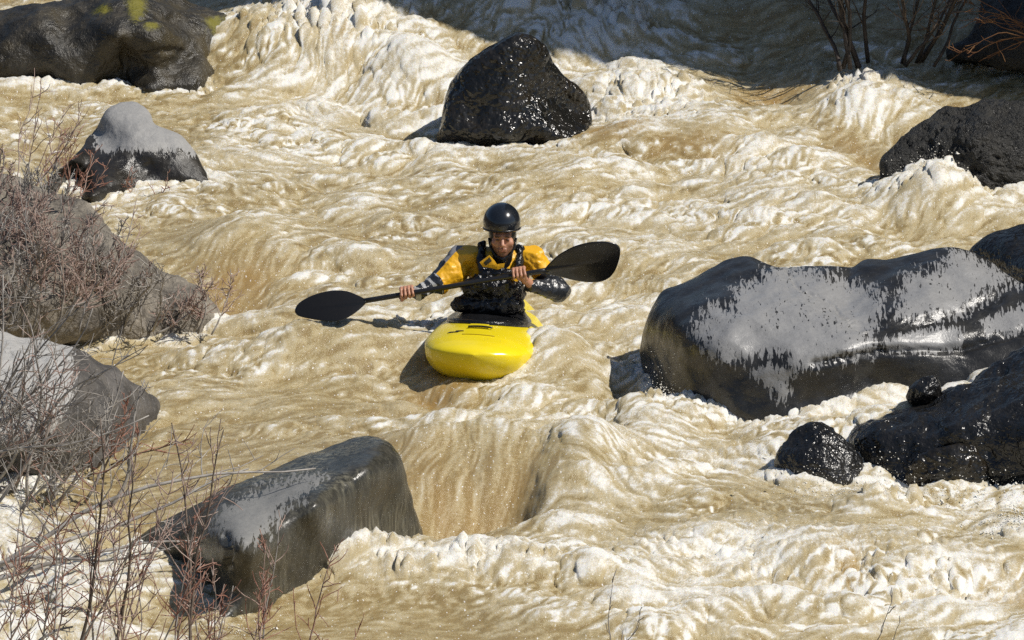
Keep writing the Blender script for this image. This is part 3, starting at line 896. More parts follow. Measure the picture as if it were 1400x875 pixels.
t.b.inputs["Specular IOR Level"].default_value = 0.0
t.b.inputs["Subsurface Weight"].default_value = WATER_SSS
t.b.inputs["Subsurface Radius"].default_value = (0.03, 0.022, 0.011)
t.b.inputs["Subsurface Scale"].default_value = 1.0
rip = t.noise(26, 4, 0.62, t.pos((1, .75, 1)), 0.5)
rip2 = t.noise(105, 3, 0.6, t.pos())
hgt = t.math('ADD', rip, t.math('MULTIPLY', rip2, 0.40))
def milky(t, nrm, k):
    # silt-laden water and froth scatter light inside: the diffuse part follows the broad surface, not each ripple
    vm = t.n("Mix", data_type='VECTOR'); vm.inputs[0].default_value = k
    t.l(nrm, vm.inputs[4]); vm.inputs[5].default_value = (0, 0, 1)
    nn = t.n("VectorMath", operation='NORMALIZE'); t.l(vm.outputs[1], nn.inputs[0])
    return nn.outputs[0]
t.l(milky(t, t.bump(hgt, 0.5, 0.018), .5), t.b.inputs["Normal"])
t.b.inputs["Coat Weight"].default_value = 1.0
t.b.inputs["Coat IOR"].default_value = 1.5
t.b.inputs["Coat Roughness"].default_value = 0.16
rip3 = t.noise(70, 4, 0.7, t.pos((1, .7, 1)), .4)
hg2 = t.math('ADD', t.math('MULTIPLY', rip, .8), t.math('MULTIPLY', rip3, t.ss(cov, 0, .8, .7, 1.5)))
rip0 = t.noise(9, 3, 0.55, t.pos((1, .8, 1)), .5)
hg2 = t.math('ADD', hg2, t.math('MULTIPLY', rip0, 2.2))
cb = t.n("Bump"); cb.inputs["Distance"].default_value = 0.026
t.l(hg2, cb.inputs["Height"]); t.l(t.ss(cov, .1, .8, .55, 1.0), cb.inputs["Strength"])
t.l(cb.outputs[0], t.b.inputs["Coat Normal"])
M_WATER = t.m

river_me = mesh_from("river", wv, wf, [M_WATER])
set_attr(river_me, "foam", foam)
set_attr(river_me, "strand", s4)
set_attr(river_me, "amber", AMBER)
set_attr(river_me, "wux", wx)
set_attr(river_me, "wuy", wy)
river = tag(link("river", river_me), kind="structure")
# ------------------------------------------------------------------ solid modelling on a grid (for the paddler)
class Solid:
    def __init__(self, lo, hi, h):
        self.lo = np.array(lo, float); self.h = h
        self.n = np.ceil((np.array(hi) - self.lo) / h).astype(int) + 1
        self.F = np.full(self.n, 1.0, F32)

    def _sub(self, blo, bhi):
        a = np.clip(np.floor((blo - self.lo) / self.h).astype(int), 0, self.n)
        b = np.clip(np.ceil((bhi - self.lo) / self.h).astype(int) + 1, 0, self.n)
        sl = tuple(slice(a[i], b[i]) for i in range(3))
        g = np.meshgrid(*[self.lo[i] + self.h * np.arange(a[i], b[i]) for i in range(3)], indexing='ij')
        return sl, np.stack(g, -1)

    def _blend(self, sl, d, k, sub=False):
        f = self.F[sl]
        if sub:
            hh = np.clip(0.5 - 0.5 * (f + d) / k, 0, 1)
            self.F[sl] = f + (-d - f) * hh + k * hh * (1 - hh)
        else:
            hh = np.clip(0.5 + 0.5 * (f - d) / k, 0, 1)
            self.F[sl] = f + (d - f) * hh - k * hh * (1 - hh)

    def cap(self, a, b, ra, rb=None, k=0.02, sub=False, flat=None):
        a = np.array(a, float); b = np.array(b, float); rb = ra if rb is None else rb
        m = max(ra, rb) + 2 * k + 2 * self.h + 0.03
        sl, p = self._sub(np.minimum(a, b) - m, np.maximum(a, b) + m)
        ab = b - a
        t_ = np.clip(((p - a) @ ab) / (ab @ ab + 1e-12), 0, 1)
        q = p - (a + t_[..., None] * ab)
        if flat is not None:
            q = q * np.array(flat)
        d = np.linalg.norm(q, axis=-1) - (ra + (rb - ra) * t_)
        self._blend(sl, d, k, sub)
        return self

    def chain(self, pts, rad, k=0.01, **kw):
        for i in range(len(pts) - 1):
            self.cap(pts[i], pts[i + 1], rad[i], rad[i + 1], k, **kw)
        return self

    def ell(self, c, r, k=0.02, sub=False, rot=None):
        c = np.array(c, float); r = np.array(r, float)
        m = r.max() + 2 * k + 0.03
        sl, p = self._sub(c - m, c + m)
        q = p - c
        if rot is not None:
            q = q @ np.array(rot)
        k0 = np.linalg.norm(q / r, axis=-1); k1 = np.linalg.norm(q / (r * r), axis=-1) + 1e-9
        d = k0 * (k0 - 1) / k1
        self._blend(sl, d, k, sub)
        return self

    def cut(self, p0, n, k=0.004):
        """keep the side the normal points away from"""
        n = np.array(n, float); n /= np.linalg.norm(n)
        g = np.meshgrid(*[self.lo[i] + self.h * np.arange(self.n[i]) for i in range(3)], indexing='ij')
        d = sum((g[i] - p0[i]) * n[i] for i in range(3))
        hh = np.clip(0.5 - 0.5 * (self.F - d) / k, 0, 1)
        self.F = (self.F + (d - self.F) * hh + k * hh * (1 - hh)).astype(F32)
        return self

    def noise(self, amp, scale, seed=0, ridged=False):
        idx = np.argwhere(np.abs(self.F) < amp * 2 + self.h * 2)
        p = self.lo + self.h * idx
        v = fbm3(p, scale, 3, seed, .5, ridged)
        self.F[tuple(idx.T)] += (amp * v).astype(F32)
        return self

    def mesh(self):
        F = self.F; s = F < 0
        nx, ny, nz = F.shape
        C = [(i, j, k) for i in (0, 1) for j in (0, 1) for k in (0, 1)]
        sub = lambda A, c: A[c[0]:nx - 1 + c[0], c[1]:ny - 1 + c[1], c[2]:nz - 1 + c[2]]
        cnt = sum(sub(s, c).astype(np.int8) for c in C)
        act = (cnt > 0) & (cnt < 8)
        cells = np.argwhere(act)
        idx = np.full(act.shape, -1, np.int64)
        idx[tuple(cells.T)] = np.arange(len(cells))
        acc = np.zeros((len(cells), 3)); num = np.zeros(len(cells))
        for c in C:
            for ax in range(3):
                if c[ax] == 0:
                    c2 = list(c); c2[ax] = 1
                    fa = F[tuple((cells + c).T)]; fb = F[tuple((cells + c2).T)]
                    m = (fa < 0) != (fb < 0)
                    tt = np.where(m, fa / np.where(m, fa - fb, 1), 0)
                    p = np.array(c, float)[None].repeat(len(cells), 0); p[:, ax] = tt
                    acc += p * m[:, None]; num += m
        v = self.lo + self.h * (cells + acc / num[:, None])
        quads = []
        for ax in range(3):
            o = [a for a in range(3) if a != ax]
            sl0 = [slice(None)] * 3; sl1 = [slice(None)] * 3
            sl0[ax] = slice(0, -1); sl1[ax] = slice(1, None)
            ch = s[tuple(sl0)] != s[tuple(sl1)]
            e = np.argwhere(ch)
            e = e[(e[:, o[0]] > 0) & (e[:, o[1]] > 0) & (e[:, o[0]] < F.shape[o[0]] - 1) & (e[:, o[1]] < F.shape[o[1]] - 1)]
            q = []
            for d0, d1 in ((-1, -1), (0, -1), (0, 0), (-1, 0)):
                cc = e.copy(); cc[:, o[0]] += d0; cc[:, o[1]] += d1
                q.append(idx[tuple(cc.T)])
            q = np.stack(q, -1)
            ins = s[tuple(e.T)]
            flip = ins if ax != 1 else ~ins
            q[~flip] = q[~flip][:, ::-1]
            quads.append(q)
        return v, np.vstack(quads)


def rotz(a):
    return np.array([[math.cos(a), -math.sin(a), 0], [math.sin(a), math.cos(a), 0], [0, 0, 1]])


def tube(path, rad, sides=8, cap=True):
    """one tube as verts, quads"""
    path = np.array(path, float); n = len(path)
    rad = np.broadcast_to(np.array(rad, float), (n,))
    T = np.gradient(path, axis=0); T /= np.linalg.norm(T, axis=1, keepdims=True) + 1e-12
    ref = np.array([0, 0, 1.0]) if abs(T[0][2]) < .9 else np.array([1.0, 0, 0])
    V = []
    for i in range(n):
        u = np.cross(T[i], ref); u /= np.linalg.norm(u) + 1e-12
        w = np.cross(u, T[i])
        a = np.linspace(0, 2 * math.pi, sides, endpoint=False)
        V.append(path[i] + rad[i] * (np.cos(a)[:, None] * u + np.sin(a)[:, None] * w))
    V = np.vstack(V)
    q = []
    a = np.arange(sides); b = (a + 1) % sides
    for i in range(n - 1):
        q.append(np.stack([i * sides + a, i * sides + b, (i + 1) * sides + b, (i + 1) * sides + a], -1))
    q = np.vstack(q)
    if cap:
        c0 = len(V); V = np.vstack([V, path[:1], path[-1:]])
        q = np.vstack([q, np.stack([np.full(sides // 2, c0), b[::2], a[::2], a[::2] - 1], -1) % (len(V)) if False else np.zeros((0, 4), int)])
        e0 = np.stack([a[0::2], np.full(len(a[0::2]), c0), (a[0::2] + 2) % sides, (a[0::2] + 1) % sides], -1)
        e1 = (n - 1) * sides + np.stack([a[0::2], (a[0::2] + 1) % sides, (a[0::2] + 2) % sides, a[0::2] * 0], -1)
        e1[:, 3] = c0 + 1
        q = np.vstack([q, e0, e1])
    return V, q


def merge(parts):
    V = []; Q = []; o = 0
    for v, q in parts:
        V.append(v); Q.append(np.asarray(q) + o); o += len(v)
    return np.vstack(V), np.vstack(Q)


# ------------------------------------------------------------------ kayak
YAW = R(5.5)
SEAT = np.array([at_y(668, 430, -.55)[0], -.55, 0-.11])
BF = np.array([-math.sin(YAW), -math.cos(YAW), 0.0])
BP = R(5.5)                                   # bow lifted
BFW = np.array([BF[0] * math.cos(BP), BF[1] * math.cos(BP), math.sin(BP)])
BS = np.array([math.cos(YAW), -math.sin(YAW), 0.0])   # to the picture's right
ROLL = R(2.5)
BUP = np.cross(BFW, BS); BUP = BUP if BUP[2] > 0 else -BUP
BS2 = BS * math.cos(ROLL) - BUP * math.sin(ROLL); BUP = BUP * math.cos(ROLL) + BS * math.sin(ROLL); BS = BS2


def boat(s, y, z):
    s = np.asarray(s, float)[..., None]; y = np.asarray(y, float)[..., None]; z = np.asarray(z, float)[..., None]
    return SEAT + s * BFW + y * BS + z * BUP


SS = [-1.28, -1.22, -1.05, -.8, -.4, 0, .3, .55, .78, .92, 1.0, 1.05, 1.075]
HW = [.012, .065, .14, .22, .31, .335, .345, .352, .328, .280, .210, .118, .003]
KZ = [.17, .12, .055, .015, -.01, -.02, -.02, -.012, .01, .05, .11, .175, .238]
HZ = [.20, .19, .175, .165, .17, .18, .19, .20, .215, .225, .235, .24, .243]
DZ = [.215, .235, .25, .26, .27, .30, .325, .330, .318, .303, .288, .27, .246]
ss_ = np.concatenate([np.linspace(-1.28, .8, 70), .8 + .275 * np.sin(np.linspace(0, math.pi / 2, 42)[1:])])
def hp(tab, s):
    from_ = np.interp(s, SS, tab)
    k = np.array([.25, .5, .25])
    return from_
hw, kz, hz, dz_ = (np.interp(ss_, SS, tb) for tb in (HW, KZ, HZ, DZ))
for arr in (hw, kz, hz, dz_):
    for _ in range(6):
        arr[1:-1] = (arr[:-2] + 2 * arr[1:-1] + arr[2:]) / 4
NB_ = 40
rows = []
for i, s in enumerate(ss_):
    th = np.linspace(0, math.pi, NB_ // 2, endpoint=False)       # hull side from right sheer under to left sheer
    yl = hw[i] * np.sign(np.cos(th)) * np.abs(np.cos(th)) ** .92
    zl = hz[i] - (hz[i] - kz[i]) * np.abs(np.sin(th)) ** .90
    yt = -hw[i] * np.sign(np.cos(th)) * np.abs(np.cos(th)) ** .95
    zt = hz[i] + (dz_[i] - hz[i]) * np.abs(np.sin(th)) ** 1.15
    rows.append(boat(np.full(NB_, s), np.concatenate([yl, yt]), np.concatenate([zl, zt])))
V = np.vstack(rows); ns = len(ss_)
a = np.arange(NB_); b = (a + 1) % NB_
Q = np.vstack([np.stack([i * NB_ + a, i * NB_ + b, (i + 1) * NB_ + b, (i + 1) * NB_ + a], -1) for i in range(ns - 1)])
tN = NT("yellow_plastic_hull")
pn = tN.pos()
sc_ = tN.noise(1.0, 5, .7, tN.pos((6, 40, 40)))
yc = tN.mix(tN.ss(sc_, .55, .8, 0, .5), (0.80, 0.63, 0.012), (0.74, 0.63, 0.12))
sc2 = tN.noise(1.0, 4, .7, tN.pos((70, 9, 60), (0, 0, .4)))
yc = tN.mix(tN.ss(sc2, .66, .72, 0, .55), yc, (0.42, 0.33, 0.06))
tN.set(Base_Color=yc, Roughness=0.24)
tN.b.inputs["Subsurface Weight"].default_value = 0.0
tN.l(tN.bump(tN.noise(9, 3, .5, pn), .12, .02), tN.b.inputs["Normal"])
M_YEL = tN.m
M_BLK = simple_mat("black_plastic", (0.012, 0.012, 0.013), 0.28, bump=(40, .3, .006))
M_RUB = simple_mat("wet_black_neoprene", (0.010, 0.010, 0.011), 0.20, bump=(26, .6, .012))
kayak = thing("kayak", SEAT, "short yellow whitewater kayak heading bow-first towards the camera", "kayak")
e0 = np.arange(0, NB_, 2)
capA = np.stack([e0, (e0 + 2) % NB_, (e0 + 1) % NB_, e0 * 0 + len(V)], -1)
capB = np.stack([(ns - 1) * NB_ + e0, (ns - 1) * NB_ + (e0 + 1) % NB_, (ns - 1) * NB_ + (e0 + 2) % NB_, e0 * 0 + len(V) + 1], -1)
V = np.vstack([V, V[:NB_].mean(0)[None], V[-NB_:].mean(0)[None]])
part("hull", mesh_from("hull", V, np.vstack([Q, capA, capB]), [M_YEL]), kayak)


def deck_pt(s, y):
    h_ = np.interp(s, ss_, hw); z0 = np.interp(s, ss_, hz); z1 = np.interp(s, ss_, dz_)
    c_ = np.clip(np.abs(y) / h_, 0, 1) ** (1 / .95)
    return boat(s, y, z0 + (z1 - z0) * np.sqrt(np.clip(1 - c_ ** 2, 0, 1)) ** 1.15)


# cockpit rim: an oval ring standing on the deck
ang = np.linspace(0, 2 * math.pi, 61)
rim = np.array([deck_pt(.10 + .40 * math.cos(q), .245 * math.sin(q)) + BUP * .008 for q in ang])
v, q = tube(rim, .016, 8, False)
part("cockpit_rim", mesh_from("cockpit_rim", v, q, [M_BLK]), kayak)
# moulded deck pad with a strap line, grab loop and mark
def deck_patch(pts, lift, res=8):
    pts = np.array(pts, float)
    P = []
    for i in range(res + 1):
        for j in range(res + 1):
            u, w = i / res, j / res
            p = (pts[0] * (1 - u) * (1 - w) + pts[1] * u * (1 - w) + pts[2] * u * w + pts[3] * (1 - u) * w)
            P.append(p)
    P = np.array(P)
    up = deck_pt(P[:, 0], P[:, 1]) + BUP * lift
    dn = up - BUP * (lift + .006)
    n = res + 1
    i, j = np.meshgrid(np.arange(res), np.arange(res), indexing='ij')
    q = np.stack([i * n + j, (i + 1) * n + j, (i + 1) * n + j + 1, i * n + j + 1], -1).reshape(-1, 4)
    m = n * n
    side = []
    loop = [k * n for k in range(n)] + [res * n + k for k in range(1, n)] + [k * n + res for k in range(res - 1, -1, -1)] + [k for k in range(res - 1, 0, -1)]
    for k in range(len(loop)):
        a_, b_ = loop[k], loop[(k + 1) % len(loop)]
        side.append((a_, b_, b_ + m, a_ + m))
    return np.vstack([up, dn]), np.vstack([q, q[:, ::-1] + m, np.array(side)])
v, q = deck_patch([(.535, -.075), (.63, -.08), (.63, .045), (.535, .04)], .008)
part("deck_pad", mesh_from("deck_pad", v, q, [M_YEL], smooth=False), kayak)
lp = [deck_pt(.638 + .0 * y, y) + BUP * (.012 + .003 * (1 - (y / .08) ** 2)) for y in np.linspace(-.08, .07, 12)]
v, q = tube(lp, .006, 6)
part("grab_loop", mesh_from("grab_loop", v, q, [M_BLK]), kayak)
lp = [deck_pt(.80 - .35 * y * y, y) + BUP * .003 for y in np.linspace(-.10, .10, 14)]
v, q = tube(lp, .0022, 6)
part("deck_seam", mesh_from("deck_seam", v, q, [simple_mat("seam_yellow", (0.42, 0.30, 0.01), .4)]), kayak)
for pl, lf in (([(.70, -.185), (.725, -.20), (.735, -.135), (.72, -.125)], .003), ([(.690, -.148), (.712, -.150), (.716, -.10), (.704, -.10)], .004)):
    v, q = deck_patch(pl, lf, 4)
    part("emblem", mesh_from("emblem", v, q, [M_BLK], smooth=False), kayak)

# ------------------------------------------------------------------ paddle
PY = -.82
SH0, SH1 = at_y(498, 411.5, PY), at_y(750, 369, PY)
E1 = (SH1 - SH0) / np.linalg.norm(SH1 - SH0)
M_CARB = simple_mat("wet_black_blade", (0.011, 0.010, 0.009), 0.24, bump=(14, .25, .01))
M_CARB2 = simple_mat("dull_black_shaft", (0.013, 0.013, 0.014), 0.35)
paddle = thing("paddle", (SH0 + SH1) / 2, "black double-bladed paddle held across the yellow kayak", "paddle")
v, q = tube([SH0 + (SH1 - SH0) * k for k in np.linspace(0, 1, 20)], .0165, 10)
part("shaft", mesh_from("shaft", v, q, [M_CARB2]), paddle)


def blade(outline, cpx, axis_a, axis_b, tilt, thick=.007, scoop=.03):
    out = resample_closed(outline, 90)
    c = np.array(cpx, float)
    aa = np.array(axis_a, float); bb = np.array(axis_b, float)
    ax = (bb - aa) / np.linalg.norm(bb - aa); nr_ = np.array([-ax[1], ax[0]])
    L = np.linalg.norm(bb - aa)
    rings = np.linspace(0, 1, 16)[1:]
    P = np.vstack([c[None]] + [c + s * (out - c) for s in rings]); sr = np.concatenate([[0], np.repeat(rings, 90)])
    al = (P - aa) @ ax; ac = (P - aa) @ nr_
    base_y = PY + ac / 215 * tilt - scoop * np.sin(np.clip(al / L, 0, 1) * math.pi) * .6 + scoop * (ac / 26) ** 2 * .4
    spine = .012 * np.exp(-(ac / 3.0) ** 2) * np.clip(1 - al / (L * .85), 0, 1)
    th_ = thick * .5 * (1 - sr ** 6) + .0015
    Fp = at_y(P[:, 0], P[:, 1], base_y - th_ - spine); Bp = at_y(P[:, 0], P[:, 1], base_y + th_ + spine)
    n = len(P); k = np.arange(90); k2 = (k + 1) % 90
    q = []
    for r_ in range(14):
        a0 = 1 + r_ * 90
        q.append(np.stack([a0 + k, a0 + k2, a0 + 90 + k2, a0 + 90 + k], -1))
    ctr = np.stack([np.zeros(45, int), 1 + (k[1::2] + 1) % 90, 1 + k[1::2], 1 + k[0::2]], -1)
    q = np.vstack(q + [ctr])
    ed = 1 + 14 * 90
    side = np.stack([ed + k, ed + k2, n + ed + k2, n + ed + k], -1)
    return np.vstack([Fp, Bp]), np.vstack([q, q[:, ::-1] + n, side])


v, q = blade([(742, 372), (750, 361), (764, 348), (784, 337), (806, 331), (828, 330), (842, 333), (848, 340), (847, 353), (842, 368), (834, 379), (822, 385), (804, 386), (784, 383), (764, 378), (750, 375)], (795, 359), (742, 371), (848, 354), .25)
part("blade", mesh_from("blade", v, q, [M_CARB]), paddle)
v, q = blade([(502, 411), (490, 404), (474, 398), (455, 397), (435, 401), (418, 408), (407, 416), (403, 425), (408, 432), (430, 437), (455, 440), (472, 436), (488, 426), (499, 416)], (455, 418), (502, 411), (404, 424), .8)
part("blade", mesh_from("blade", v, q, [M_CARB]), paddle)
# ------------------------------------------------------------------ the paddler
W = lambda px, py, y: at_y(px, py, y)
YB = -.55
pelvis = W(672, 452, YB + .02); waist = W(673, 420, YB); chest = W(678, 380, YB - .02)
shL = W(631, 352, YB); shR = W(728, 353, YB)                # picture left, picture right
elL = W(601, 386, YB - .12); wrL = W(571, 401, PY + .05)
elR = W(764, 398, YB - .06); wrR = W(727, 391, PY + .10)
neck = W(686, 357, YB - .01); head = W(687, 325, YB - .06)
hel = W(686, 303.5, YB - .045)
LO, HI = (pelvis[0] - .75, YB - .62, -.02), (pelvis[0] + .62, YB + .34, 1.02)


def arm(S, pts, rad, k=.02):
    S.chain(pts, rad, k)


def shaft_at(px):
    t_ = (px - 700) / FPX
    # point of the shaft axis over that picture column
    f = np.linspace(0, 1, 400)
    p = SH0 + (SH1 - SH0) * f[:, None]
    d = p - CAM
    x = d[:, 0] / (d @ FWD) * FPX + 700
    return np.array([np.interp(px, x, p[:, i]) for i in range(3)])


def hand(S, ctr, wrist, side, fr=.0098):
    """a closed hand round the shaft: four bent fingers over the front, thumb underneath"""
    e1 = E1
    back = np.array([0, 1.0, 0]); back -= e1 * (back @ e1); back /= np.linalg.norm(back)
    up = np.cross(back, e1); up = up if up[2] > 0 else -up
    pt = lambda off, ang, r: ctr + e1 * off + r * (math.cos(ang) * back + math.sin(ang) * up)
    k0 = []
    for i, (off, a1, rs) in enumerate(((-.033, 175, .95), (-.011, 200, 1.0), (.011, 195, .98), (.032, 165, .86))):
        off *= side
        r = .030
        st = R(50)
        angs = [st, R(50 + 62), R(50 + 125), R(50 + a1)]
        rr = [r + .012, r + .004, r, r - .004]
        pts = [pt(off * (1.0 + .05 * j), angs[j], rr[j]) for j in range(4)]
        S.chain(pts, [fr * 1.12 * rs, fr * 1.05 * rs, fr * .98 * rs, fr * .86 * rs], .003)
        k0.append(pts[0])
    palm_c = ctr + back * .034 - up * .006
    for p in k0:
        S.cap(p, palm_c + (p - palm_c) * .35, .0125, .017, .010)
    S.cap(palm_c - e1 * .022, palm_c + e1 * .022, .024, .024, .012)
    S.cap(palm_c, wrist, .026, .028, .015)
    th = [palm_c - e1 * side * .030 - up * .012, pt(-.046 * side, R(-40), .040), pt(-.040 * side, R(-95), .032), pt(-.022 * side, R(-140), .029)]
    S.chain(th, [.015, .0135, .012, .0105], .006)


hL = shaft_at(557); hR = shaft_at(710)
B = Solid(LO, HI, .0045)
B.chain([pelvis, waist, chest], [.13, .12, .13], .05, flat=(.92, 1.25, 1))
B.cap(shL, shR, .06, .06, .05)
B.cap(chest, neck, .08, .056, .04).cap(neck, head, .055, .055, .02)
arm(B, [shL, elL, wrL], [.050, .038, .027]); arm(B, [shR, elR, wrR], [.050, .038, .027])
hand(B, hL, wrL, 1); hand(B, hR, wrR, -1)
# head: skull, jaw, face
hd = lambda x, y, z: head + np.array([x, y, z])
B.ell(hd(0, .015, .025), (.078, .097, .105), .02)
B.ell(hd(0, -.022, -.045), (.062, .066, .062), .03)
B.ell(hd(0, -.060, -.088), (.026, .024, .022), .02)                       # chin
B.cap(hd(-.035, -.078, .030), hd(.035, -.078, .030), .014, .014, .012)     # brow
for sx in (-1, 1):
    B.ell(hd(sx * .032, -.098, .010), (.018, .016, .012), .010, sub=True)  # eye hollows
    B.ell(hd(sx * .031, -.078, .009), (.0125, .0125, .0115), .003)         # eyes
    B.ell(hd(sx * .046, -.058, -.018), (.022, .020, .020), .020)           # cheeks
    B.ell(hd(sx * .012, -.099, -.026), (.009, .010, .008), .005)           # nostrils
B.cap(hd(0, -.083, .018), hd(0, -.110, -.020), .0085, .0125, .008)         # nose
B.cap(hd(-.020, -.087, -.052), hd(.020, -.087, -.052), .0065, .0065, .005)
B.cap(hd(-.018, -.085, -.064), hd(.018, -.085, -.064), .0075, .0075, .005)
B.cap(hd(-.016, -.099, -.058), hd(.016, -.099, -.058), .0018, .0022, .002, sub=True)
bv, bq = B.mesh()
rel = bv - head
g3 = lambda c, s: np.exp(-(((rel - np.array(c)) / np.array(s)) ** 2).sum(1))
infront = (rel[:, 1] < -.02)
beard = infront * np.clip(sstep(-.028, -.050, rel[:, 2]) * .9 - g3((0, -.09, -.058), (.024, .03, .012)), 0, 1) * (rel[:, 2] > -.13)
lips = infront * np.maximum(g3((0, -.092, -.053), (.014, .02, .0055)), g3((0, -.092, -.064), (.014, .02, .006)))
eye = infront * np.clip(1.6 * np.maximum(g3((-.031, -.09, .009), (.012, .02, .006)), g3((.031, -.09, .009), (.012, .02, .006))), 0, 1)
brow = infront * np.clip(1.5 * np.maximum(g3((-.034, -.09, .030), (.022, .03, .0065)), g3((.034, -.09, .030), (.022, .03, .0065))), 0, 1)
t = NT("weathered_skin")
n1 = t.noise(40, 4, .6, t.pos()); n2 = t.noise(220, 3, .6, t.pos())
c = t.mix(n1, (0.41, 0.19, 0.12), (0.54, 0.285, 0.18))
c = t.mix(t.math('MULTIPLY', t.attr("beard"), t.ss(n2, .25, .7, .35, .85)), c, (0.075, 0.042, 0.028))
c = t.mix(t.math('MULTIPLY', t.attr("lips"), .75), c, (0.34, 0.085, 0.065))
c = t.mix(t.attr("brow"), c, (0.035, 0.02, 0.013))
c = t.mix(t.attr("eye"), c, (0.03, 0.022, 0.018))
t.set(Base_Color=c, Roughness=.42)
t.b.inputs["Subsurface Weight"].default_value = .08
t.b.inputs["Subsurface Radius"].default_value = (.012, .005, .003)
t.l(t.bump(n2, .15, .004), t.b.inputs["Normal"])
M_SKIN = t.m
person = thing("person", pelvis, "paddler in black helmet, yellow and grey jacket and black vest gripping the paddle", "person")
bme = mesh_from("body", bv, bq, [M_SKIN])
for nm, arr in (("beard", beard), ("lips", lips), ("eye", eye), ("brow", brow)):
    set_attr(bme, nm, arr)
part("body", bme, person)

# ---- jacket
J = Solid(LO, HI, .0065)
J.chain([pelvis, waist, chest], [.145, .135, .15], .05, flat=(.92, 1.2, 1))
J.cap(shL, shR, .074, .074, .05)
J.cap(chest, W(687, 352, YB - .02), .10, .072, .04)
J.chain([shL, elL], [.084, .078], .035); J.chain([shR, elR], [.078, .064], .035)
J.chain([elL, wrL], [.062, .043], .02); J.chain([elR, wrR], [.066, .044], .02)
J.ell(elR, (.07, .07, .066), .02)
J.ell(W(620, 372, YB - .06), (.092, .085, .088), .03)        # loose cloth of the sleeve
J.noise(.014, .13, 5).noise(.009, .06, 6, True)
J.cut(W(687, 341, YB - .02), (0, -.25, 1))
jv, jq = J.mesh()
cen = jv[jq].mean(1)
d_ = cen - CAM
jpx = d_[:, 0] / (d_ @ FWD) * FPX + 700
jpy = 437.5 - (d_ @ UPV) / (d_ @ FWD) * FPX
def along(p, a, b):
    ab = b - a
    return ((p - a) @ ab) / (ab @ ab), np.linalg.norm(p - (a + np.clip(((p - a) @ ab) / (ab @ ab), 0, 1)[:, None] * ab), axis=1)
tl, dl = along(cen, shL, elL); fl_, dfl = along(cen, elL, wrL)
tr, dr = along(cen, shR, elR); fr_, dfr = along(cen, elR, wrR)
mi = np.zeros(len(cen), int)                                 # 0 yellow 1 grey 2 dark shell 3 pale print
outer = (cen - shL) @ np.array([-.75, .35, .5])
mi[(outer > .034) & (jpx < 640) & (tl < 1.05)] = 1
mi[(tl > .50) & (outer > .036) & (jpx < 640)] = 2
mi[(dfl < dl - .002) & (fl_ > .02)] = 2
st = np.sin(fl_ * 19 + perlin3(cen[:, 0] * 14, cen[:, 1] * 14, cen[:, 2] * 14, 4) * 2.4)
mi[(dfl < dl - .002) & (fl_ > .12) & (st > .45)] = 3
mi[(tr > .42) & (cen[:, 0] > shR[0] - .03)] = 2
mi[(dfr < dr + .004) & (cen[:, 0] > shR[0] - .06) & (fr_ > -.3) & (cen[:, 2] < shR[2] - .10)] = 2
M_JY = simple_mat("yellow_jacket_cloth", (0.78, 0.41, 0.012), .42, bump=(30, .35, .012))
M_JG = simple_mat("grey_jacket_cloth", (0.17, 0.17, 0.18), .5, bump=(30, .35, .012))
M_JD = simple_mat("dark_wet_shell", (0.022, 0.024, 0.028), .26, bump=(24, .5, .014))
M_JW = simple_mat("pale_sleeve_print", (0.42, 0.42, 0.41), .5)
part("jacket", mesh_from("jacket", jv, jq, [M_JY, M_JG, M_JD, M_JW], mat_idx=mi), person)

# ---- life vest
V_ = Solid(LO, HI, .0065)
V_.chain([W(673, 432, YB - .01), W(676, 398, YB - .03)], [.165, .168], .03, flat=(.86, 1.12, 1))
V_.ell(W(668, 392, YB - .16), (.18, .075, .09), .03)
V_.ell(W(668, 416, YB - .13), (.235, .10, .085), .03)
V_.cap(W(660, 372, YB - .16), W(659, 338, YB - .02), .032, .030, .02).cap(W(659, 338, YB - .02), W(660, 360, YB + .15), .03, .03, .02)
V_.cap(W(708, 374, YB - .16), W(711, 342, YB - .02), .032, .030, .02).cap(W(711, 342, YB - .02), W(708, 360, YB + .15), .03, .03, .02)
V_.ell(W(684, 372, YB - .16), (.10, .04, .03), .02)
V_.ell(W(684, 352, YB - .18), (.050, .09, .066), .02, sub=True)
V_.noise(.016, .10, 15).noise(.012, .045, 16, True)
vv, vq = V_.mesh()
M_VEST = simple_mat("wet_black_vest", (0.009, 0.009, 0.010), .17, bump=(20, .8, .02), vscale=20)
vest = part("life_vest", mesh_from("life_vest", vv, vq, [M_VEST]), person)
def front_panel(pxs, y, lift, mat, name, parent, thick=.008):
    pts = np.array([W(a_, b_, y) for a_, b_ in pxs])
    n = len(pts)
    f = pts.copy(); f[:, 1] -= lift
    bk = pts.copy(); bk[:, 1] -= lift - thick
    c0, c1 = f.mean(0) - np.array([0, .004, 0]), bk.mean(0)
    V0 = np.vstack([f, bk, c0[None], c1[None]])
    q = []
    for i in range(n):
        j = (i + 1) % n
        q.append((i, j, n + j, n + i))
    tri = [(i, 2 * n, (i + 1) % n, i) for i in range(n)]
    me = bpy.data.meshes.new(name)
    faces = [tuple(x) for x in q] + [((i + 1) % n, i, 2 * n) for i in range(n)] + [(n + i, n + (i + 1) % n, 2 * n + 1) for i in range(n)]
    me.from_pydata([tuple(map(float, p)) for p in V0], [], faces)
    me.materials.append(mat); me.update()
    return part(name, me, parent)
fl = front_panel([(656, 357), (669, 347.5), (676, 355), (681, 362.5), (690, 358), (689, 364), (680, 367), (668, 364), (660, 363)], YB - .165, .03, M_JY, "collar_flap", person)
front_panel([(661, 357), (669, 350), (672.5, 354.5), (664, 361)], YB - .165, .040, simple_mat("dark_collar_tag", (.03, .028, .02), .5), "collar_tag", fl, .006)
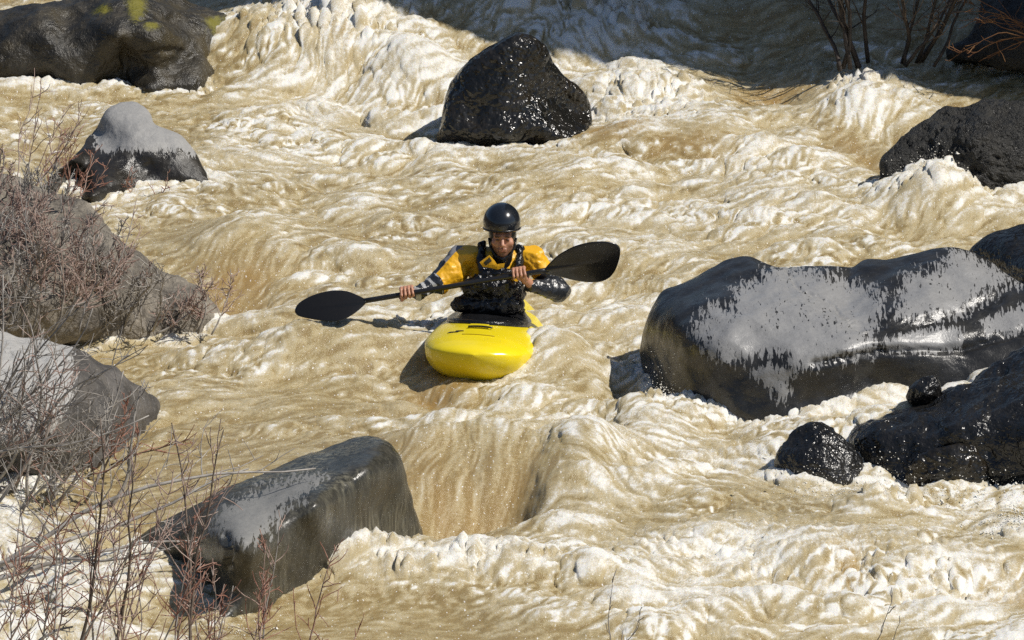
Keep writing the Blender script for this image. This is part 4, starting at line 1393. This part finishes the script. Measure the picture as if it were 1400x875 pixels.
buck = front_panel([(686, 373), (694, 372), (694, 380), (687, 381)], YB - .235, .03, M_BLK, "buckle", vest, .012)

# ---- neoprene hood and helmet
N = Solid(head - .2, head + np.array([.2, .2, .25]), .004)
N.ell(hd(0, .022, .02), (.087, .098, .11), .01)
N.ell(hd(0, .012, -.055), (.073, .072, .075), .02)
N.cap(hd(0, .02, -.10), hd(0, .02, -.17), .066, .075, .02)
N.ell(hd(0, -.115, -.020), (.066, .085, .092), .006, sub=True)
N.cap(hd(0, -.02, -.128), hd(0, -.05, -.125), .05, .03, .02)
hv, hq = N.mesh()
part("neoprene_hood", mesh_from("neoprene_hood", hv, hq, [M_RUB]), person)
HS = Solid(hel - .2, hel + .2, .004)
HS.ell(hel + np.array([0, .004, 0]), (.1175, .138, .120), .01)
HS.cut(hel + np.array([0, -.13, -.040]), (0, -.10, -1), .012)
hv, hq = HS.mesh()
t = NT("black_helmet_shell")
fl2 = t.noise(160, 2, .5, t.pos())
t.set(Base_Color=t.mix(t.ss(fl2, .6, .75, 0, .6), (0.010, 0.012, 0.016), (0.05, 0.06, 0.075)), Roughness=.20)
t.b.inputs["Coat Weight"].default_value = .4
t.l(t.bump(t.noise(30, 3, .5, t.pos()), .06, .006), t.b.inputs["Normal"])
helmet = part("helmet", mesh_from("helmet", hv, hq, [t.m]), person)
er = np.array([hel + np.array([.1135 * math.cos(q_), .133 * math.sin(q_) + .004, -.040 - .013 * math.sin(q_)]) for q_ in np.linspace(0, 2 * math.pi, 49)])
v, q = tube(er, .006, 8, False)
part("helmet_trim", mesh_from("helmet_trim", v, q, [M_BLK]), helmet) if False else part("helmet_trim", mesh_from("helmet_trim", v, q, [M_BLK]), person)
# chin strap
cs = [hd(-.086, -.005, .0), hd(-.078, -.03, -.05), hd(-.045, -.062, -.100), hd(0, -.078, -.122), hd(.045, -.062, -.100), hd(.078, -.03, -.05), hd(.086, -.005, .0)]
v, q = tube(cs, .006, 6)
part("chin_strap", mesh_from("chin_strap", v, q, [M_BLK]), person)

# ---- spray skirt: a dark sheet from the waist to the cockpit rim
rows = []
NA = 72
for k, f in enumerate(np.linspace(0, 1, 14)):
    for q_ in np.linspace(0, 2 * math.pi, NA, endpoint=False):
        outp = deck_pt(.10 + .425 * math.cos(q_), .262 * math.sin(q_)) + BUP * .022
        inn = W(673, 424, YB) + np.array([.17 * math.sin(q_), -.13 * math.cos(q_), 0])
        p = inn * (1 - f) + outp * f
        p = p + np.array([0, 0, 1]) * (.02 * math.sin(f * math.pi * 2.0 + 1.5 * math.sin(q_ * 3)) * (1 - f) + .012 * math.sin(f * 3.1))
        rows.append(p)
for q_ in np.linspace(0, 2 * math.pi, NA, endpoint=False):
    rows.append(deck_pt(.10 + .425 * math.cos(q_), .262 * math.sin(q_)) + BUP * .002)
V = np.array(rows)
a = np.arange(NA); b = (a + 1) % NA
Q = np.vstack([np.stack([i * NA + a, i * NA + b, (i + 1) * NA + b, (i + 1) * NA + a], -1) for i in range(14)])
part("spray_skirt", mesh_from("spray_skirt", V, Q, [M_RUB]), person)
# ------------------------------------------------------------------ banks (mostly outside the frame) and an added shade caster
M_SHADE_CASTER = rock_mat("shade_caster_rock", (0.05, 0.043, 0.036), (0.13, 0.11, 0.09), rough=(.6, .9), bumps=((6, .8, .1), (1.2, .7, .4)))
M_EARTH = rock_mat("bank_earth", (0.045, 0.038, 0.026), (0.11, 0.09, 0.06), rough=(.7, .95), bumps=((14, .8, .05), (2, .7, .2)))


def sheet(name, x0, x1, y0, y1, step, zf, mat):
    gx = np.arange(x0, x1 + step, step); gy = np.arange(y0, y1 + step, step)
    X, Y = np.meshgrid(gx, gy)
    X, Y, Z = zf(X, Y)
    ny, nx = X.shape
    i = np.arange(nx * ny).reshape(ny, nx)
    f = np.stack([i[:-1, :-1], i[:-1, 1:], i[1:, 1:], i[1:, :-1]], -1).reshape(-1, 4)
    return tag(link(name, mesh_from(name, np.stack([X, Y, Z], -1).reshape(-1, 3), f, [mat])), kind="structure")


def z_right(X, Y):
    n = fbm2(X / 1.6, Y / 1.6, 4, 201, .55)
    e = np.minimum(X - 5.9 - .4 * n, (Y - CORNER +   .50 * n + .30 * perlin2(X * 3, Y * 0 + 2.2, 209) - .06 * (X - 6.4)))
    z = -1.5 + 25.0 * sstep(-.1, .12, e) + np.clip(e, 0, 30) * .35 + .8 * n
    return X, Y, z


def z_left(X, Y):
    n = fbm2(X / 1.3, Y / 1.3, 4, 203, .5)
    d = -(X + 4.3 + .25 * n) + .0 * Y
    return X, Y, -1.0 + 1.5 * sstep(-.5, .9, d) + np.clip(d, 0, 40) * .25 + .12 * n


def z_near(X, Y):
    n = fbm2(X / 1.1, Y / 1.1, 4, 205, .5)
    d = -(Y + 7.2 + .3 * n)
    return X, Y, -1.0 + 1.1 * sstep(-.3, .9, d) + np.clip(d - .4, 0, 40) * .24 + .06 * n


def z_far(X, Y):
    n = fbm2(X / 2.6, Y / 2.6, 5, 207, .5)
    d = Y - 15 - .8 * n + .1 * X
    return X, Y, -1.2 + 1.6 * sstep(-1, 1, d) + np.clip(d, 0, 5) * .55 + np.clip(d - 5, 0, 60) * .03 + .5 * n


CORNER = 4.8
sheet("shade_caster_terrain", 5.0, 30, 2.5, 40, .22, z_right, M_SHADE_CASTER)  # unseen wall, added and shaped to throw shade over the upper river
sheet("bank_terrain", -30, -3.4, -30, 15, .25, z_left, M_EARTH)
sheet("near_bank_terrain", -30, 30, -40, -6.3, .25, z_near, M_EARTH)
sheet("hill_terrain", -45, 45, 12.5, 60, .5, z_far, M_EARTH)
sheet("riverbed_ground", -60, 60, -60, 80, 6.0, lambda X, Y: (X, Y, X * 0 - 1.6), M_EARTH)

# ------------------------------------------------------------------ bare shrubs
def bark(name, c1, c2, rough=.75):
    t = NT(name)
    n = t.noise(14, 4, .6, t.pos())
    t.set(Base_Color=t.mix(t.ss(n, .3, .7), c1, c2), Roughness=rough)
    return t.m


M_TW_RED = bark("red_twig_bark", (0.24, 0.095, 0.06), (0.40, 0.23, 0.17))
M_TW_GREY = bark("grey_twig_bark", (0.20, 0.18, 0.16), (0.42, 0.39, 0.35))
M_TW_BROWN = bark("brown_twig_bark", (0.07, 0.05, 0.035), (0.20, 0.155, 0.12))
M_TW_MIX = bark("dull_red_bark", (0.28, 0.175, 0.145), (0.46, 0.36, 0.30))
M_TW_SHADED = bark("shade_blackened_bark", (0.02, 0.016, 0.013), (0.06, 0.045, 0.035))  # shade on the top-right shrubs, painted in as blackened bark
M_TW_ORANGE = bark("orange_twig_bark", (0.13, 0.05, 0.016), (0.22, 0.11, 0.04))


def unit(v):
    return v / (np.linalg.norm(v) + 1e-12)


def grow(p0, d0, length, n, rng, wander=.16, lift=.05):
    pts = [p0]; d = unit(d0)
    st = length / n
    for i in range(n):
        d = unit(d + rng.normal(0, wander, 3) + np.array([0, 0, lift]))
        pts.append(pts[-1] + d * st)
    return np.array(pts)


def shrub(base, label, stems=5, height=1.0, lean=(0, 0, 1), spread=.35, r=.009, twigs=9, sub=3, ms=M_TW_GREY, mt=M_TW_RED, seed=1, group="bare shrubs on the left bank",
          tl=.42, kink=.13, lift=.05, tr=.45, name="bare_shrub", cat="shrub", base_r=.10):
    rng = np.random.default_rng(seed)
    base = np.array(base, float)
    o = thing(name, base, label, cat, group)
    crown = []
    for s in range(stems):
        d = unit(np.array(lean, float) + rng.normal(0, spread, 3) * np.array([1, .7, .35]))
        L = height * rng.uniform(.65, 1.1)
        p0 = base + rng.normal(0, base_r, 3) * np.array([1, .8, 0])
        pts = grow(p0, d, L, 11, rng, kink, lift)
        rr = np.linspace(r * rng.uniform(.7, 1.15), r * .28, 12)
        v, q = tube(pts, rr, 6)
        part("stem", mesh_from("stem", v, q, [ms]), o)
        for k in range(twigs):
            f = rng.uniform(.18, .97)
            i = min(int(f * 11), 10)
            p = pts[i] + (pts[i + 1] - pts[i]) * (f * 11 - i)
            ax = unit(pts[i + 1] - pts[i])
            dd = unit(ax + rng.normal(0, .75, 3) * np.array([1, .8, .6]))
            l2 = L * tl * rng.uniform(.35, 1.0) * (1.15 - f * .7)
            tp = grow(p, dd, l2, 6, rng, .16, .06)
            r2 = max(rr[i] * tr, .0026)
            crown.append(tube(tp, np.linspace(max(r2, .0033), .0020, 7), 4, False))
            for j in range(rng.integers(0, sub + 1)):
                g = rng.integers(1, 6)
                d3 = unit(tp[min(g + 1, 6)] - tp[g] * 1.0 + rng.normal(0, .02, 3) + 0)
                d3 = unit(d3 + rng.normal(0, .6, 3))
                t3 = grow(tp[g], d3, l2 * rng.uniform(.2, .5), 4, rng, .16, .05)
                crown.append(tube(t3, np.linspace(max(r2 * .55, .0025), .0017, 5), 4, False))
    if crown:
        v, q = merge(crown)
        part("crown", mesh_from("crown", v, q, [mt]), o)
    return o


THICK = "one of the tangled reddish bare shrubs covering the brown-grey bank boulder"
for k, (px, py, z, h, ln) in enumerate(((-60, 440, .25, .95, (.25, 0, 1)), (-10, 455, .2, .85, (.2, 0, 1)), (50, 450, .2, .9, (.15, 0, 1)), (110, 455, .12, .8, (.2, 0, 1)), (165, 455, .08, .62, (.3, 0, 1)),
                                        (-30, 340, .60, .55, (.3, 0, 1)), (40, 350, .55, .50, (.3, 0, 1)), (110, 375, .45, .45, (.3, 0, 1)), (215, 452, .04, .42, (.5, 0, .8)), (-20, 275, .70, .35, (.3, 0, 1)), (60, 290, .66, .32, (.35, 0, 1)), (150, 400, .30, .38, (.4, 0, .9)))):
    shrub(at_z(px, py, z), THICK, 9, h, ln, .45, .0075, 18, 4, M_TW_GREY, (M_TW_MIX, M_TW_GREY, M_TW_MIX)[k % 3], 300 + k, base_r=.16)
SLAB = "one of the grey leaning shrubs spreading bare branches across the pale slab"
for k, (px, py, z, h, ln) in enumerate(((-90, 665, .10, 1.35, (.75, -.1, .75)), (-60, 640, .15, 1.25, (.9, -.1, .55)), (-20, 690, .02, 1.15, (.55, -.1, .9)), (50, 690, .0, .85, (.6, -.1, .9)))):
    shrub(at_z(px, py, z), SLAB, 8, h, ln, .28, .0125, 14, 3, M_TW_GREY, M_TW_GREY if k != 2 else M_TW_MIX, 330 + k, base_r=.13)
shrub(at_z(120, 640, .05), "reddish twiggy shrub rooted at the dark foot of the pale slab", 6, .55, (.5, -.1, .8), .4, .006, 12, 3, M_TW_BROWN, M_TW_RED, 341)
SHOOT = "one of the slender red-twigged shrubs along the near bank at lower left"
for k, (px, py, h, ln) in enumerate(((-30, 930, 1.25, (.12, 0, 1)), (40, 935, 1.05, (.2, 0, 1)), (100, 930, 1.25, (.12, 0, 1)), (165, 930, 1.30, (.15, 0, 1)), (215, 935, 1.0, (.15, 0, 1)), (262, 925, .85, (.2, 0, 1)), (310, 925, .78, (.2, 0, 1)), (345, 930, .72, (.1, 0, 1)))):
    shrub(at_z(px, py, .02), SHOOT, 4, h, ln, .18, .0065, 12, 2, M_TW_MIX if k % 2 else M_TW_GREY, M_TW_RED if k % 3 else M_TW_MIX, 350 + k, base_r=.11, tl=.38, kink=.09)
shrub(at_z(215, 945, .02), "tall dark upright sapling shrub rising past the fluted boulder's left end", 2, 2.0, (.08, 0, 1), .10, .0125, 16, 2, M_TW_BROWN, M_TW_MIX, 371, tl=.32, kink=.08)
shrub(at_z(120, 950, .02), "tall dark leaning sapling shrub at lower left reaching above the slab's foot", 2, 1.9, (.30, 0, 1), .08, .0125, 14, 2, M_TW_BROWN, M_TW_MIX, 372, tl=.30, kink=.08)
shrub(at_z(-60, 800, .10), "long grey branching shrub stretching sideways to the fluted boulder", 4, 2.2, (1, .05, .30), .10, .0155, 11, 3, M_TW_GREY, M_TW_GREY, 373, tl=.30, lift=.0, kink=.10)
shrub(at_z(-30, 905, .10), "thick grey curved branches low in the bottom left corner", 4, .75, (.8, 0, .40), .30, .017, 8, 2, M_TW_GREY, M_TW_GREY, 374, lift=-.06)
shrub(at_z(40, 262, .5), "sparse thin twigs rising before the mossy boulder at upper left", 5, .95, (.45, 0, .9), .35, .006, 7, 2, M_TW_MIX, M_TW_MIX, 375, tl=.4)
shrub(at_z(70, 275, .08), "reddish shrub leaning over the grey-capped boulder's left flank", 7, .55, (.7, -.1, .7), .38, .0065, 10, 3, M_TW_MIX, M_TW_RED, 376)
shrub(at_z(190, 278, .0), "small reddish shrub before the grey-capped boulder's black base", 5, .34, (.5, -.1, .8), .5, .005, 8, 2, M_TW_MIX, M_TW_RED, 377)
GR = "shrubs in shade on the far bank"
shrub(at_z(1165, 92, .30), "dark bare shrub standing in the shaded water at top right", 6, 1.5, (.05, .1, 1), .34, .020, 12, 3, M_TW_SHADED, M_TW_SHADED, 380, GR, tl=.4)
shrub(at_z(1240, 88, .30), "dark brown bare shrub nearest to the shaded bank rock", 7, 1.3, (.05, .1, 1), .34, .016, 12, 3, M_TW_SHADED, M_TW_BROWN, 381, GR, tl=.4)
shrub(at_z(1420, 50, .60), "orange-brown arching twigs by the black shaded bank rock", 8, .75, (-1, .25, .40), .22, .005, 5, 2, M_TW_ORANGE, M_TW_ORANGE, 382, GR, lift=-.06)
for px, h, sd, lb in ((842, .46, 390, "single thin grey shoot at bottom centre of the rapid"), (1185, .48, 391, "thin grey shoots at bottom right of the rapid"), (440, .40, 392, "short thin red shoot just right of the fluted boulder's foot")):
    shrub(at_z(px, 915, .02), lb, 2, h, (.12, 0, 1), .10, .0045, 4, 1, M_TW_GREY if sd != 392 else M_TW_RED, M_TW_GREY if sd != 392 else M_TW_RED, sd, "thin shoots on the near bank", tl=.35)

# ------------------------------------------------------------------ flying water
ICO = np.array([[0, 0, 1], [1, 0, 0], [0, 1, 0], [-1, 0, 0], [0, -1, 0], [0, 0, -1]], float)
ICF = np.array([[0, 1, 2], [0, 2, 3], [0, 3, 4], [0, 4, 1], [5, 2, 1], [5, 3, 2], [5, 4, 3], [5, 1, 4]])
rng = np.random.default_rng(77)
pts = []; rad = []
def burst(px, py, n, sx, sy, up, r=.0034):
    n = int(n * 1.5)
    c = at_z(px, py)
    x = c[0] + rng.normal(0, sx, n); y = c[1] + rng.normal(0, sy, n)
    i = np.clip(np.searchsorted(xs, x), 0, NX - 1); j = np.clip(np.searchsorted(ys, y), 0, NY - 1)
    z = H[j, i] + np.abs(rng.normal(0, up, n)) * rng.uniform(0, 1, n) + .004
    pts.append(np.stack([x, y, z], -1)); rad.append(r * rng.lognormal(-.2, .5, n))
burst(700, 95, 400, .55, .12, .14); burst(840, 100, 250, .25, .12, .12); burst(902, 553, 200, .05, .08, .12, .003)
burst(1390, 735, 400, .12, .12, .16, .003); burst(1290, 278, 260, .20, .12, .09, .003); burst(1130, 690, 260, .15, .08, .16, .0026)
burst(1230, 690, 260, .22, .06, .16, .0026); burst(1330, 690, 160, .2, .06, .14, .0026); burst(310, 860, 120, .12, .06, .08, .0026)
P = np.vstack(pts); Rr = np.concatenate(rad)
Vv = (P[:, None, :] + ICO[None] * (Rr[:, None, None] * rng.uniform(.6, 1.5, (len(P), 1, 3)))).reshape(-1, 3)
Ff = (ICF[None] + 6 * np.arange(len(P))[:, None, None]).reshape(-1, 3)
t = NT("white_droplets")
t.set(Base_Color=(0.78, 0.74, 0.64), Roughness=.25)
gn = t.n("NewGeometry")
t.l(milky(t, gn.outputs["Normal"], .6), t.b.inputs["Normal"])
M_DROP = t.m
tag(link("spray", mesh_from("spray", Vv, Ff, [M_DROP])), "white droplets thrown up from the rapid's crests", "spray", None, "stuff")
